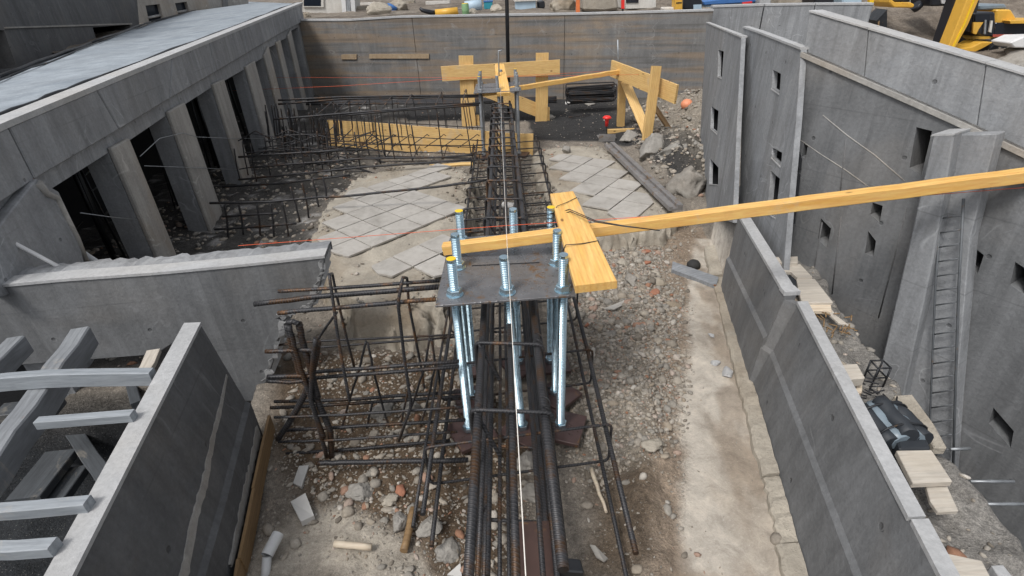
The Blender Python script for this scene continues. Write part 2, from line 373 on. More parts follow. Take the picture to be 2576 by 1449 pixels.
        return o
def beam(name, p0, p1, wdt, thk, m, parent=None, side=None, bend=0, wav=.003, w1=None):
    """timber with its grain along local X; wdt runs along 'side', thk across; slightly uneven, bevelled"""
    p0 = V(p0); p1 = V(p1); L = (p1-p0).length; x = (p1-p0).normalized()
    sd_ = V(side) if side is not None else x.cross(V((0, 0, 1)))
    y = (sd_-x*sd_.dot(x)).normalized(); z = x.cross(y)
    n = max(2, int(L/.12)); rings = []; rs = random.Random(int(abs(p0.x*7919+p1.y*104729)*100))
    vs = []; c = min(wdt, thk)*.07
    for i in range(n+1):
        a = i/n; dy, dz = rs.uniform(-wav, wav), rs.uniform(-wav, wav)+bend*math.sin(math.pi*a); h = (wdt if w1 is None else wdt+(w1-wdt)*a)/2; k = thk/2
        for (yy, zz) in ((-h+c, -k), (h-c, -k), (h, -k+c), (h, k-c), (h-c, k), (-h+c, k), (-h, k-c), (-h, -k+c)):
            vs.append((a*L, yy+dy, zz+dz))
    fs = [(i*8+k, (i+1)*8+k, (i+1)*8+(k+1) % 8, i*8+(k+1) % 8) for i in range(n) for k in range(8)]
    fs += [tuple(range(8)), tuple(n*8+k for k in reversed(range(8)))]
    me = bpy.data.meshes.new(name); me.from_pydata(vs, [], fs); me.materials.append(MATS[m])
    bm = bmesh.new(); bm.from_mesh(me); bmesh.ops.recalc_face_normals(bm, faces=bm.faces); bm.to_mesh(me); bm.free()
    o = bpy.data.objects.new(name, me); COL.objects.link(o)
    Mx = Matrix.Identity(4)
    for i in range(3): Mx[i][0] = x[i]; Mx[i][1] = y[i]; Mx[i][2] = z[i]; Mx[i][3] = p0[i]
    if parent is not None:
        o.parent = parent; Mx = Matrix.Translation(-wloc(parent)) @ Mx
    o.matrix_basis = Mx
    return o
def bar(pts, r, n=8): return MB().tube(pts, r, n)
def fillet(pts, r=.03, k=3, closed=False):
    pts = [V(p) for p in pts]; out = []; n = len(pts)
    for i, p in enumerate(pts):
        if not closed and i in (0, n-1): out.append(p); continue
        a = pts[i-1]; b = pts[(i+1) % n]; d1 = (a-p); d2 = (b-p); rr = min(r, d1.length*.45, d2.length*.45)
        s = p+d1.normalized()*rr; e = p+d2.normalized()*rr
        for j in range(k+1):
            t = j/k; out.append(s*(1-t)**2+p*2*t*(1-t)+e*t*t)
    if closed: out.append(out[0])
    return out
def wob(p0, p1, n=8, a=.006, sag=0):
    p0 = V(p0); p1 = V(p1); rs = random.Random(int(abs(p0.x*911+p1.y*577+p0.z*131)*1000)); o = []
    for i in range(n+1):
        t = i/n; e = 0 if i in (0, n) else 1
        o.append(p0.lerp(p1, t)+V((rs.uniform(-a, a), rs.uniform(-a, a), rs.uniform(-a, a)))*e-V((0, 0, sag*4*t*(1-t))))
    return o
# ------------------------------------------------------------------ ground
LW0 = PZ(1770, 590); LW1 = PZ(1850, 860); LW2 = PZ(1990, 1449)       # foot of the low wall
lw_k = (LW0.x-LW2.x)/(LW0.y-LW2.y); lw_b = LW2.x-lw_k*LW2.y
def lwx(y): return lw_b+lw_k*y
LT1, LT2 = PZ(1862, 553, .55), PZ(1974, 745, .55); LT3, LT4 = PZ(2006, 767, .53), PZ(2267, 1277, .53)
def ltx(y):
    return np.where(y > (LT2.y+LT3.y)/2, LT2.x+(LT1.x-LT2.x)*(y-LT2.y)/(LT1.y-LT2.y), LT3.x+(LT4.x-LT3.x)*(y-LT3.y)/(LT4.y-LT3.y))
MT0 = PZ(515, 800, .7); MT1 = PZ(190, 1449, .7)
mk = (MT0.x-MT1.x)/(MT0.y-MT1.y)
def mxx(y): return MT1.x+mk*(y-MT1.y)                                  # top right edge of the left cross wall
A0 = PZ(1752, 480, -.22); zA = PY(1777, 58, A0.y).z; A1 = PZ(1865, 95, zA)
ptl = lambda L, z=0.0: [tuple(PZ(x, y, z)[:2]) for x, y in L]
PATH = ptl([(1752, 600), (1800, 600), (1850, 760), (1885, 900), (1920, 1100), (1990, 1460), (1690, 1460), (1725, 1300), (1740, 1150), (1716, 1020), (1742, 880), (1735, 760), (1745, 680)])
PALE = ptl([(640, 1460), (640, 1400), (740, 1290), (850, 1275), (960, 1330), (1060, 1400), (1110, 1460)])
ASPH = ptl([(820, 300), (860, 240), (1900, 235), (1760, 470), (1690, 470), (1600, 385), (1510, 356), (1345, 352), (1330, 305)])
BRN = ptl([(690, 880), (1180, 880), (1330, 1030), (1330, 1460), (1060, 1460), (1040, 1350), (760, 1260), (690, 1080)])
BRN2 = ptl([(1470, 1170), (1610, 1080), (1680, 1060), (1700, 1180), (1725, 1300), (1690, 1460), (1440, 1460)])
GRV = ptl([(1420, 560), (1640, 560), (1700, 760), (1690, 1000), (1640, 1130), (1500, 1180), (1420, 1000)])
LSLAB = [(1186, 425), (1176, 470), (1168, 530), (1150, 575), (1125, 650), (1108, 700), (1112, 752), (1060, 765), (1000, 782), (940, 775), (888, 790), (872, 740), (840, 690), (800, 640), (790, 600), (815, 515), (850, 475), (930, 432), (1020, 408), (1110, 408)]
RSLAB = [(1345, 392), (1362, 440), (1380, 480), (1396, 530), (1420, 566), (1500, 575), (1600, 570), (1650, 560), (1690, 525), (1650, 470), (1600, 420), (1540, 375), (1480, 358), (1400, 362), (1352, 368)]
ZS = .25; ZR = .18
LSP = ptl(LSLAB, ZS); RSP = ptl(RSLAB, ZR)
LPIT = [(-6, -1), (mxx(-1)-.12, -1), (mxx(2.22)-.08, 2.30), (-2.6, 2.22), (-6, 2.1)]
def hz(x, y):
    x = np.asarray(x, float); y = np.asarray(y, float)
    z = .022*fbm(x*1.3, y*1.3, 3, 1)+.020*fbm(x*6, y*6, 3, 5)+.010*fbm(x*22, y*22, 2, 9)
    flat = np.clip(smooth(.12, -.05, sdpoly(x, y, PATH))+smooth(.15, 0, sdpoly(x, y, ASPH))*.85, 0, 1)
    z = z*(1-flat*.88)
    # earth bank against the right panels, and along the path
    b = np.exp(-(((x-2.95)/.75)**2+((y-7.6)/1.5)**2))*.38+np.exp(-(((x-2.0)/.42)**2+((y-5.9)/.9)**2))*.30
    z += b*(1+.7*fbm(x*3.2, y*3.2, 4, 21)+.35*fbm(x*11, y*11, 3, 22))
    e = np.abs(x-(lwx(y)-.52+.05*fbm(y*4, x*0+3, 2, 31))); z += np.where(y < 3.4, .05*np.exp(-(e/.09)**2)*(1+fbm(x*9, y*9, 3, 33)), 0)
    z -= .05*np.exp(-((x-.05)/.45)**2)*smooth(3.2, 2.6, y)           # cage trench a little lower
    # left debris behind the cross wall
    z += np.where((x < -1.6) & (y > 2.3), .05*fbm(x*4, y*4, 4, 41)+.03, 0)
    # right ledge and pit
    r = x-lwx(y); nearw = smooth(A1.y+.05, A1.y-.1, y)
    rl = x-ltx(y); out = r+.05*fbm(y*3, x*0+8, 3, 51)
    led = .40+.05*fbm(x*7, y*7, 4, 53); pit = -1.5+.1*fbm(x*3, y*3, 3, 55)
    edge = .45+.10*smooth(1.6, .8, y)
    zz = np.where(out < edge, led, led+(pit-led)*smooth(edge, edge+.16, out))
    z = np.where((rl > .035) & (r > .06), z*(1-nearw)+zz*nearw, z)
    # left pit
    s = sdpoly(x, y, LPIT); z = z+(-.85+.08*fbm(x*4, y*4, 3, 61)-z)*smooth(.02, -.06, s)
    return z
def axis(segs):
    a = []
    for lo, hi, st in segs: a += list(np.arange(lo, hi-1e-9, st))
    return np.array(a+[segs[-1][1]])
def soil(x, y):
    c = np.empty((x.size, 3)); c[:] = (.225, .20, .17)
    def put(mask, col):
        m = mask[:, None]; c[:] = c*(1-m)+np.array(col)*m
    jx = .05*fbm(x*5, y*5, 4, 71); jl = .10*fbm(x*2.2, y*2.2, 4, 72)
    put(smooth(.1, -.1, sdpoly(x, y, BRN)+jl), (.105, .075, .05))
    put(smooth(.06, -.1, sdpoly(x, y, BRN2)+jl)*.85, (.12, .088, .06))
    put(smooth(.12, -.08, sdpoly(x, y, GRV)+jl), (.23, .205, .17))
    put(smooth(.06, -.02, sdpoly(x, y, ASPH)+jx), (.036, .036, .037))
    put(smooth(-1.5, -2.0, x+jl*2)*smooth(2.3, 2.5, y)*.92, (.062, .06, .058))
    put(smooth(-1.5, -2.0, x)*smooth(2.3, 2.5, y)*smooth(.62, .8, .5+.5*fbm(x*7, y*7, 3, 74)), (.33, .32, .31))
    put(smooth(.03, -.06, sdpoly(x, y, PALE)+jl*1.5), (.37, .335, .285))
    r = x-lwx(y)
    put(smooth(-.55, -.45, r+jx)*(x-ltx(y) < .035)*(y < 4.2), (.27, .215, .165))
    put(smooth(.05, -.03, sdpoly(x, y, PATH)+jx*1.6), (.46, .42, .365))
    put(smooth(.48, .72, .5+.5*fbm(x*4, y*1.5, 4, 75))*smooth(.0, -.04, sdpoly(x, y, PATH))*.5, (.31, .26, .205))
    put(smooth(.40, .62, .5+.5*fbm(x*9, y*4, 4, 76))*smooth(-.30, -.12, r)*(x-ltx(y) < .035)*(y < 4.2)*.5, (.20, .15, .105))
    put(np.exp(-(((x-2.6)/.9)**2+((y-7)/2.2)**2))*smooth(.4, .55, x/4), (.27, .24, .20))
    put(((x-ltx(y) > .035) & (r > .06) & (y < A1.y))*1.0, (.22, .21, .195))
    put(((x-ltx(y) > .035) & (r > .06) & (y < A1.y))*smooth(-.2, -1, hz(x, y)), (.05, .05, .052))  # pit shade painted in: earth blackens with depth
    put(smooth(.04, -.02, sdpoly(x, y, LPIT)), (.028, .031, .035))  # bay floor coloured near-black in place of shade
    return c
def add_grid(name, xs, ys, zf, m, colf=None):
    X, Y = np.meshgrid(xs, ys); nx, ny = len(xs), len(ys); x = X.ravel(); y = Y.ravel(); z = zf(x, y)
    me = bpy.data.meshes.new(name); me.vertices.add(nx*ny); me.vertices.foreach_set('co', np.column_stack([x, y, z]).ravel())
    i = np.arange(nx*ny).reshape(ny, nx); q = np.stack([i[:-1, :-1], i[:-1, 1:], i[1:, 1:], i[1:, :-1]], -1).reshape(-1, 4)
    me.loops.add(q.size); me.loops.foreach_set('vertex_index', q.ravel().astype(np.int32))
    me.polygons.add(len(q)); me.polygons.foreach_set('loop_start', (np.arange(len(q))*4).astype(np.int32)); me.polygons.foreach_set('loop_total', np.full(len(q), 4, np.int32))
    me.polygons.foreach_set('use_smooth', np.ones(len(q), bool)); me.update(calc_edges=True); me.validate()
    if colf:
        c = colf(x, y); at = me.color_attributes.new('soil', 'FLOAT_COLOR', 'POINT')
        at.data.foreach_set('color', np.column_stack([c, smooth(.06, -.04, sdpoly(x, y, PATH))*.9+smooth(.05, -.05, sdpoly(x, y, PALE))*.5]).ravel())
    me.materials.append(MATS[m]); o = bpy.data.objects.new(name, me); COL.objects.link(o); o['kind'] = 'structure'; return o
gx = axis([(-5.2, -1.6, .05), (-1.6, 2.1, .013), (2.1, 4.6, .04)]); gy = axis([(-.6, .75, .05), (.75, 3.3, .013), (3.3, 6.5, .026), (6.5, 11.4, .05)])
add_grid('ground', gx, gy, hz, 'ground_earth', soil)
def tz(x, y):
    r = np.hypot(x, y-5)
    base = np.where(x < 3.6, 1.30, -.8+2.1*smooth(18.5, 27, y+.25*(x-6))+.25*fbm(x*.7, y*1.6, 4, 85))
    base = base+.06*fbm(x*.9, y*.9, 5, 81)*np.minimum(1, r/10)+.05*fbm(x*4, y*4, 3, 82)
    return base+smooth(40, 160, r)*-.3
def terrain():
    # one sheet to the horizon with the building pit cut out
    xs = axis([(-1500, -300, 300), (-300, -60, 40), (-60, -16, 4), (-16, 16, .16), (16, 60, 4), (60, 300, 40), (300, 1500, 300)])
    ys = axis([(-300, -40, 65), (-40, 4, 4), (4, 26, .16), (26, 60, 2), (60, 300, 40), (300, 1800, 300)])
    o = add_grid('terrain', xs, ys, tz, 'terrain_earth')
    bm = bmesh.new(); bm.from_mesh(o.data)
    kill = [f for f in bm.faces if (lambda c: -5.6 < c.x < 5.2 and -6 < c.y < 13 and (c-bp).dot(bn) > -.16 or 2.4 < c.x < 7 and 7.5 < c.y < 10.8)(f.calc_center_median()) or (lambda c: -16 < c.x < 5.2 and -6 < c.y < 8 or 5 < c.x < 9 and -6 < c.y < 4.5)(f.calc_center_median())]
    bmesh.ops.delete(bm, geom=kill, context='FACES'); bm.to_mesh(o.data); bm.free()
# ------------------------------------------------------------------ gravel (uncountable)
def gravel():
    bases = []
    for sub, k in ((2, 6), (1, 6)):
        L = []
        for q in range(k):
            bm = bmesh.new(); bmesh.ops.create_icosphere(bm, subdivisions=sub, radius=1)
            sd_ = V((q*3.1+sub*7, q*1.7, q*.9))
            for v in bm.verts:
                n_ = v.co.normalized(); v.co = n_*(1+.42*mn.noise(n_*1.1+sd_)+.30*mn.noise(n_*2.6+sd_))
            bm.verts.index_update()
            L.append((np.array([v.co[:] for v in bm.verts]), np.array([[v.index for v in f.verts] for f in bm.faces]))); bm.free()
        bases.append(L)
    P = []
    def sow(n, xr, yr, dens, r0_, r1_, pw, kind, z0=None):
        x = RNG.uniform(*xr, n); y = RNG.uniform(*yr, n); keep = RNG.uniform(0, 1, n) < dens(x, y); x, y = x[keep], y[keep]
        r = r0_+(r1_-r0_)*RNG.uniform(0, 1, len(x))**pw; z = hz(x, y) if z0 is None else np.full(len(x), z0); P.append((x, y, z, r, kind))
    def dn(x, y):
        g = smooth(.14, -.1, sdpoly(x, y, GRV)+.1*fbm(x*3, y*3, 3, 91)); b = smooth(.1, -.1, sdpoly(x, y, BRN))*(.45+.4*fbm(x*3, y*3, 3, 92))
        p = 1-smooth(.05, -.05, sdpoly(x, y, PATH)); a = 1-smooth(.05, -.05, sdpoly(x, y, ASPH))
        r = x-lwx(y)
        return np.clip((.10+g*.9+b)*p*a, 0, 1)*np.where((r < .0) & (sdpoly(x, y, LPIT) > .03) & (x > mxx(y)-.1), 1, 0)*(sdpoly(x, y, LSP) > -.05)*(sdpoly(x, y, RSP) > -.05)
    sow(9500, (-1.25, 1.7), (.8, 4.2), dn, .008, .030, 3.0, 0)
    sow(56000, (-1.25, 1.7), (.8, 4.4), dn, .0035, .0095, 1.3, 1)
    sow(2600, (-.45, .5), (4.2, 6.7), lambda x, y: np.where(np.abs(x-.03) < .4, 1, 0)*.9, .008, .025, 2, 1)
    sow(3600, (-3.6, -.2), (2.4, 7.2), lambda x, y: (sdpoly(x, y, LSP) > 0)*.8, .008, .04, 2.4, 1)
    sow(1500, (-1.5, 2.6), (6.6, 10), lambda x, y: .35+0*x, .006, .018, 3, 1)
    sow(5200, (1.6, 3.3), (4.6, 9), lambda x, y: smooth(.02, .12, hz(x, y)), .008, .045, 4, 1)
    sow(420, (.3, 1.1), (2.1, 3.9), lambda x, y: (sdpoly(x, y, GRV) < .05)*.9, .014, .042, 1.8, 1)
    sow(1600, (1.1, 2.4), (.2, 3.9), lambda x, y: ((x-ltx(y) > .09) & (x-lwx(y) < .5))*.8, .006, .028, 2.5, 1)
    sow(14000, (.25, 1.35), (1.2, 3.9), lambda x, y: smooth(.1, -.08, sdpoly(x, y, GRV)+.08*fbm(x*3, y*3, 3, 98))*.95, .005, .017, 1.6, 1)
    for SP, zt in ((LSP, ZS-.014), (RSP, ZR-.014)):
        xs_ = [p[0] for p in SP]; ys_ = [p[1] for p in SP]
        sow(5200, (min(xs_), max(xs_)), (min(ys_), max(ys_)), lambda x, y: np.where(sdpoly(x, y, SP) < -.015, smooth(-.28, -.03, sdpoly(x, y, SP))*.6+.05, 0)*smooth(.35, .6, .5+.5*fbm(x*5, y*5, 3, 95)), .003, .022, 2.8, 1, zt)
    sow(5000, (.6, 1.5), (.75, 3.4), lambda x, y: np.exp(-((sdpoly(x, y, PATH)-.03)/.05)**2)*smooth(.3, .6, .5+.5*fbm(x*6, y*6, 3, 96))*(x < lwx(y)-.25), .004, .022, 2.4, 1)
    sow(420, (.6, 1.5), (.75, 3.6), lambda x, y: (sdpoly(x, y, PATH) < 0)*.5, .002, .006, 1.5, 1)
    vs, fs = [], []; o = 0; smn = []
    for x, y, z, r, kind in P:
        for i in range(len(x)):
            bv, bf = bases[kind][RNG.integers(6)]
            a = RNG.uniform(0, 6.28, 3); ca, sa = np.cos(a), np.sin(a)
            R = np.array([[ca[0], -sa[0], 0], [sa[0], ca[0], 0], [0, 0, 1]]) @ np.array([[1, 0, 0], [0, ca[1]*.25+.75, -sa[1]*.3], [0, sa[1]*.3, ca[1]*.25+.75]])
            v = (bv*(np.array([1, RNG.uniform(.6, 1), RNG.uniform(.45, .8)])*r[i])) @ R.T+np.array([x[i], y[i], z[i]+r[i]*.16])
            vs.append(v); fs.append(bf+o); o += len(v)
    vs = np.vstack(vs); fs = np.vstack(fs)
    me = bpy.data.meshes.new('gravel'); me.vertices.add(len(vs)); me.vertices.foreach_set('co', vs.ravel())
    me.loops.add(fs.size); me.loops.foreach_set('vertex_index', fs.ravel().astype(np.int32)); me.polygons.add(len(fs))
    me.polygons.foreach_set('loop_start', (np.arange(len(fs))*3).astype(np.int32)); me.polygons.foreach_set('loop_total', np.full(len(fs), 3, np.int32))
    me.update(calc_edges=True)
    me.materials.append(MATS['gravel_stone']); ob = bpy.data.objects.new('gravel', me); COL.objects.link(ob)
    tag(ob, 'loose grey and brown gravel spread over the bare earth', 'gravel', kind='stuff')
gravel()
# ------------------------------------------------------------------ walls
UPZ = V((0, 0, 1))
def wall_plane(p, q):   # vertical plane through two points; returns (point, unit normal facing the camera)
    d = V((q.x-p.x, q.y-p.y, 0)).normalized(); n = V((-d.y, d.x, 0))
    if n.dot(O-p) < 0: n = -n
    return p, n
def px3(L, ox, oy): return [(ox+x/2.994, oy+y/2.994) for x, y in L]
# back wall of the pit
bp, bn = wall_plane(PZ(765, 246), PZ(1765, 252))
def back_wall():
    t = thing('retaining_wall', PL(1250, 246, bp, bn), 'long grey concrete wall with brown formwork stains closing the far end of the pit', 'wall')
    tops = [(640, 53), (760, 53), (870, 53), (1000, 45), (1210, 41), (1421, 38), (1590, 34), (1795, 28)]
    def top(x):
        for (xa, ya), (xb, yb) in zip(tops, tops[1:]):
            if xa <= x <= xb: return ya+(yb-ya)*(x-xa)/(xb-xa)
        return tops[-1][1]
    cuts = [640, 1036, 1421, 1795]
    for a, b in zip(cuts, cuts[1:]):
        xs = [a+.5]+[q[0] for q in tops if a+2 < q[0] < b-2]+[b-.3]
        tp = [PL(x, top(x), bp, bn) for x in xs]
        lo = [V((q.x, q.y, -.15)) for q in (tp[-1], tp[0])]
        MB().prism(tp+lo, bn*-.2).build('wall_panel', 'concrete_back', t, bevel=.006)
    a, b = PL(642, 56, bp, bn), PL(1793, 31, bp, bn)
    MB().prism([a-bn*.03, b-bn*.03, V((b.x, b.y, -.1))-bn*.03, V((a.x, a.y, -.1))-bn*.03], bn*-.12).build('backing', 'concrete_joint', t)
    m = MB()
    for (xa, ya), (xb, yb) in zip(tops, tops[1:]):
        p, q = PL(xa, ya, bp, bn), PL(xb, yb, bp, bn); m.prism([p+bn*.012, q+bn*.012, q-bn*.22, p-bn*.22], (0, 0, .028))
    m.build('skylit_top', 'concrete_pale', t)  # top strip paled to carry sky light in its colour
    for x0, x1, y0, y1 in ((860, 898, 137, 149), (930, 1080, 136, 147)):
        p = [PL(x, y, bp, bn) for x, y in ((x0, y0), (x1, y0-1), (x1, y1), (x0, y1))]; MB().prism([q+bn*.002 for q in p], bn*.02).build('nailed_board', 'pine_ghost', t)
back_wall()
terrain()
def tall_wall():
    p0, p1 = PY(1793, 22, 10.15), PY(2197, 12, 9.6); p, n = wall_plane(p0, p1)
    t = thing('tall_retaining_wall', V((p0.x, p0.y, -.8)), 'taller plain grey concrete wall continuing to the right behind the window panels', 'wall')
    for a, b, ya, yb in ((1793, 1921, 19, 15), (1924, 2050, 15, 13), (2052, 2197, 13, 12)):
        q = [PL(a, ya, p, n), PL(b, yb, p, n)]; MB().prism(q+[V((q[1].x, q[1].y, -.9)), V((q[0].x, q[0].y, -.9))], n*-.25).build('wall_panel', 'concrete_blue', t, bevel=.006)
        MB().prism([q[0]+n*.01, q[1]+n*.01, q[1]-n*.27, q[0]-n*.27], (0, 0, .03)).build('skylit_top', 'concrete_pale', t)  # pale strip: sky brightness painted on the wall top
    e = PL(2199, 14, p, n); x = V((-n.y, n.x, 0)); x = x if x.x > 0 else -x
    t2 = thing('dark_site_hut', V((e.x, e.y, -.8)), 'dark open metal box with slanted top at the end of the tall wall', 'box')
    q = [PL(*c, e-n*.3, n) for c in ((2205, 52), (2232, 24), (2231, 82), (2202, 82))]; MB().prism(q, n*-.5).build('shell', 'dark_metal', t2)
    q = [PL(*c, e-n*.28, n) for c in ((2208, 56), (2212, 52), (2210, 80), (2206, 80))]; MB().prism(q, n*.015).build('door_post', 'wood_old', t2)
tall_wall()
# right hand panels with window openings
def punched(name, pts, holes, ext, m, t, bevel=0): return MB().prism(pts, ext, holes).build(name, m, t, bevel=bevel)
def room(name, pts, back, depth, t):   # dark room shell behind an opening wall
    c = sum(pts, V((0, 0, 0)))/len(pts); q = [c+(p-c)*.985 for p in pts]; b = [p+back.normalized()*depth for p in q]; f = [p+back for p in q]
    m = MB(); n = len(q)
    m.add(f+b, [(i, (i+1) % n, n+(i+1) % n, n+i) for i in range(n)]+[tuple(range(n, 2*n))]); return m.build(name, 'concrete_deep', t)
def panel(label, top, bot, wins, pp, nn, mats='concrete_blue', thick=.03, cap=.012):
    pts = [PL(x, y, pp, nn) for x, y in top]+[PL(x, y, pp, nn) for x, y in bot]
    t = thing('wall_panel_slab', pts[-1], label, 'wall panel')
    hs_ = [[PL(x, y, pp, nn) for x, y in h] for h in wins]
    punched('slab', pts, hs_, nn*-thick, mats, t)
    for h in hs_:
        c = sum(h, V((0, 0, 0)))/len(h); q = [c+(p-c)*1.25-nn*(thick+.002) for p in h]
        MB().add(q+[p-nn*.07 for p in q], [(0, 1, 5, 4), (1, 2, 6, 5), (2, 3, 7, 6), (3, 0, 4, 7), (4, 5, 6, 7)]).build('window_recess', 'void_dark', t)  # shallow box coloured near-black as the shade behind the window
        e = (h[2]-h[3]); MB().prism([h[3]+nn*.004, h[2]+nn*.004, h[2]-nn*.012, h[3]-nn*.012], (0, 0, -.007)).build('window_sill', 'concrete_pale', t)
    m = MB(); k = len(top)
    for a, b in zip(pts[:k-1], pts[1:k]): m.prism([a+nn*.006, b+nn*.006, b-nn*(thick+.01), a-nn*(thick+.01)], (0, 0, cap))
    m.build('skylit_top', 'concrete_pale', t)  # panel tops given a pale colour for the sky's light
    return t
nA = V((-(A1.y-A0.y), A1.x-A0.x, 0)).normalized(); nA = nA if nA.dot(O-A0) > 0 else -nA
panel('narrow leaning concrete panel with three tall openings beside the earth bank', [(1777, 58), (1865, 95)], [(1853, 330), (1843, 560), (1800, 545), (1752, 505)],
      [px3(q, 1715.5, 0) for q in ([(275, 375), (315, 388), (300, 590), (268, 575)], [(220, 800), (275, 835), (265, 1010), (215, 965)], [(210, 1190), (275, 1262), (272, 1390), (205, 1385)])], A0, nA)
B0 = PY(1870, 70, A1.y+.28); B1 = PZ(2015, 125, B0.z); pB, nB = wall_plane(B0, B1)
panel('middle concrete panel with stacked square openings and a pale stain', [(1870, 70), (1905, 82), (2015, 125)], [(2003, 300), (1985, 500), (1968, 720), (1840, 640), (1862, 480)],
      [px3(q, 1715.5, 0) for q in ([(685, 525), (745, 555), (735, 705), (675, 665)], [(680, 1110), (755, 1150), (745, 1255), (675, 1185)], [(670, 1285), (737, 1345), (705, 1640), (640, 1600)])], pB, nB)
C1 = V((3.3, .0, 0)); pC, nC = wall_plane(V((B1.x, B1.y, 0)), C1)
def main_wall():
    top = [(2019, 131), (2150, 187), (2300, 252), (2440, 314), (2580, 380), (2760, 470)]; bot = [(2700, 1600), (2330, 1260), (2060, 960), (1963, 760), (1986, 520), (2004, 300)]
    P3 = lambda L: [PL(x, y, pC, nC) for x, y in L]
    t = thing('basement_wall', P3([(2060, 960)])[0], 'huge stained grey concrete wall with small square openings rising from the deep pit', 'wall')
    wins = [px3(q, ox, oy) for ox, oy, q in ((1715.5, 0, [(920, 1085), (945, 1100), (930, 1190), (905, 1172)]), (1715.5, 483, [(1050, 215), (1115, 282), (1090, 410), (1030, 350)]), (1715.5, 483, [(1405, 310), (1455, 375), (1440, 475), (1385, 455)]),
            (1715.5, 483, [(1440, 90), (1505, 110), (1485, 220), (1425, 165)]), (1715.5, 483, [(2200, 430), (2265, 482), (2225, 602), (2170, 565)]), (1715.5, 483, [(2515, 545), (2600, 600), (2580, 760), (2482, 690)]), (1715.5, 966, [(2355, 200), (2485, 350), (2465, 458), (2325, 300)]),
            (1715.5, 0, [(1770, 985), (1870, 1010), (1800, 1300), (1725, 1245)]), (1715.5, 966, [(2480, -120), (2576, -60), (2560, 60), (2470, -20)]))]
    pts = P3(top)+P3(bot); hs_ = [P3(h) for h in wins[:-1]]; hs_ = [[sum(h, V((0, 0, 0)))/4+(q-sum(h, V((0, 0, 0)))/4)*1.18 for q in h] for h in hs_]
    punched('wall_face', pts, hs_, nC*-.22, 'concrete_grey', t)
    for h in hs_:
        c = sum(h, V((0, 0, 0)))/len(h); q = [c+(p-c)*1.2-nC*.222 for p in h]
        MB().add(q+[p-nC*.4 for p in q], [(0, 1, 5, 4), (1, 2, 6, 5), (2, 3, 7, 6), (3, 0, 4, 7), (4, 5, 6, 7)]).build('window_recess', 'void_dark', t)  # near-black box: shade inside the opening is in the colour
    # parapet standing on the ledge
    oc = nC*-.03
    for a, b, c, d in (((2036, 30), (2183, 73), (2172, 196), (2021, 131)), ((2184.5, 73.5), (2479, 160), (2455, 321), (2173.5, 196.7)), ((2480.5, 160.5), (2720, 232), (2705, 444), (2456.5, 321.8))):
        q = [PL(x, y, pC+oc, nC) for x, y in (a, b, c, d)]; punched('parapet_panel', q, [], nC*-.1, 'concrete_blue', t, .004)
        MB().prism([q[0]+nC*.006, q[1]+nC*.006, q[1]-nC*.05, q[0]-nC*.05], (0, 0, .008)).build('skylit_top', 'concrete_pale', t); MB().prism([q[0]-nC*.056, q[1]-nC*.056, q[1]-nC*.11, q[0]-nC*.11], (0, 0, .006)).build('skylit_top', 'concrete_pale', t)  # parapet tops paled as if brightened by the sky
    m = MB(); q = P3(top)
    for a, b in zip(q, q[1:]): m.prism([a+nC*.014, b+nC*.014, b-nC*.03, a-nC*.03], (0, 0, -.022))
    m.build('ledge', 'concrete_column', t)
    # vertical formwork ribs and a pale seam
    m = MB()
    for L in ([(1985, 530), (1972, 640)], [(2068, 560), (2040, 725)], [(2128, 350), (2110, 520)], [(2282, 520), (2210, 800)], [(2116, 545), (2093, 740)]):
        m.tube([p-nC*.001 for p in P3(L)], .004, 6)
    m.build('formwork_rib', 'concrete_dark', t)
    m = MB()
    for L in ([(2070, 290), (2130, 340), (2200, 390), (2275, 455)], [(2010, 350), (2060, 385), (2130, 430), (2185, 470)]): m.tube([p-nC*.0015 for p in P3(L)], .0035, 6)
    m.build('mortar_seam', 'concrete_column', t)
    # buttress
    f = pC+nC*.16; Q = lambda L: [PL(x, y, f, nC) for x, y in L]
    b = thing('buttress', Q([(2260, 980)])[0], 'pale battered concrete buttress standing against the big pit wall behind the ladder', 'buttress')
    MB().prism(Q([(2346, 341), (2400, 339), (2345, 660), (2280, 960), (2250, 1120), (2190, 1050), (2215, 920), (2290, 600)]), nC*-.15).build('face', 'concrete_blue', b, bevel=.006)
    f2 = pC+nC*.09; MB().prism([PL(x, y, f2, nC) for x, y in [(2402, 339), (2508, 337), (2440, 600), (2405, 1000), (2390, 1230), (2256, 1120), (2285, 960), (2350, 660)]], nC*-.085).build('side_face', 'concrete_blue', b, bevel=.004)
    MB().prism(Q([(2340, 343), (2400, 341), (2402, 336), (2345, 338)]), nC*-.155).build('cap', 'concrete_pale', b)
    # ladder
    f = pC+nC*.13; Q = lambda L: [PL(x, y, f, nC) for x, y in L]
    l = thing('ladder', Q([(2385, 1200)])[0], 'thin grey steel ladder fixed up the buttress in the deep pit', 'ladder')
    MB().tube(Q([(2368, 520), (2353, 720), (2340, 1040), (2332, 1215)]), .005, 6).build('rail', 'ladder_steel', l); MB().tube(Q([(2424, 500), (2412, 720), (2404, 960), (2396, 1240)]), .006, 6).build('rail', 'ladder_steel', l)
    for i in range(19):
        y = 550+i*36+i*i*.05; a = PL(2368-(y-520)*.055, y, f, nC); c = PL(2424-(y-500)*.04, y-9, f, nC); bar([a, c], .0035, 6).build('rung', 'ladder_steel', l)
main_wall()
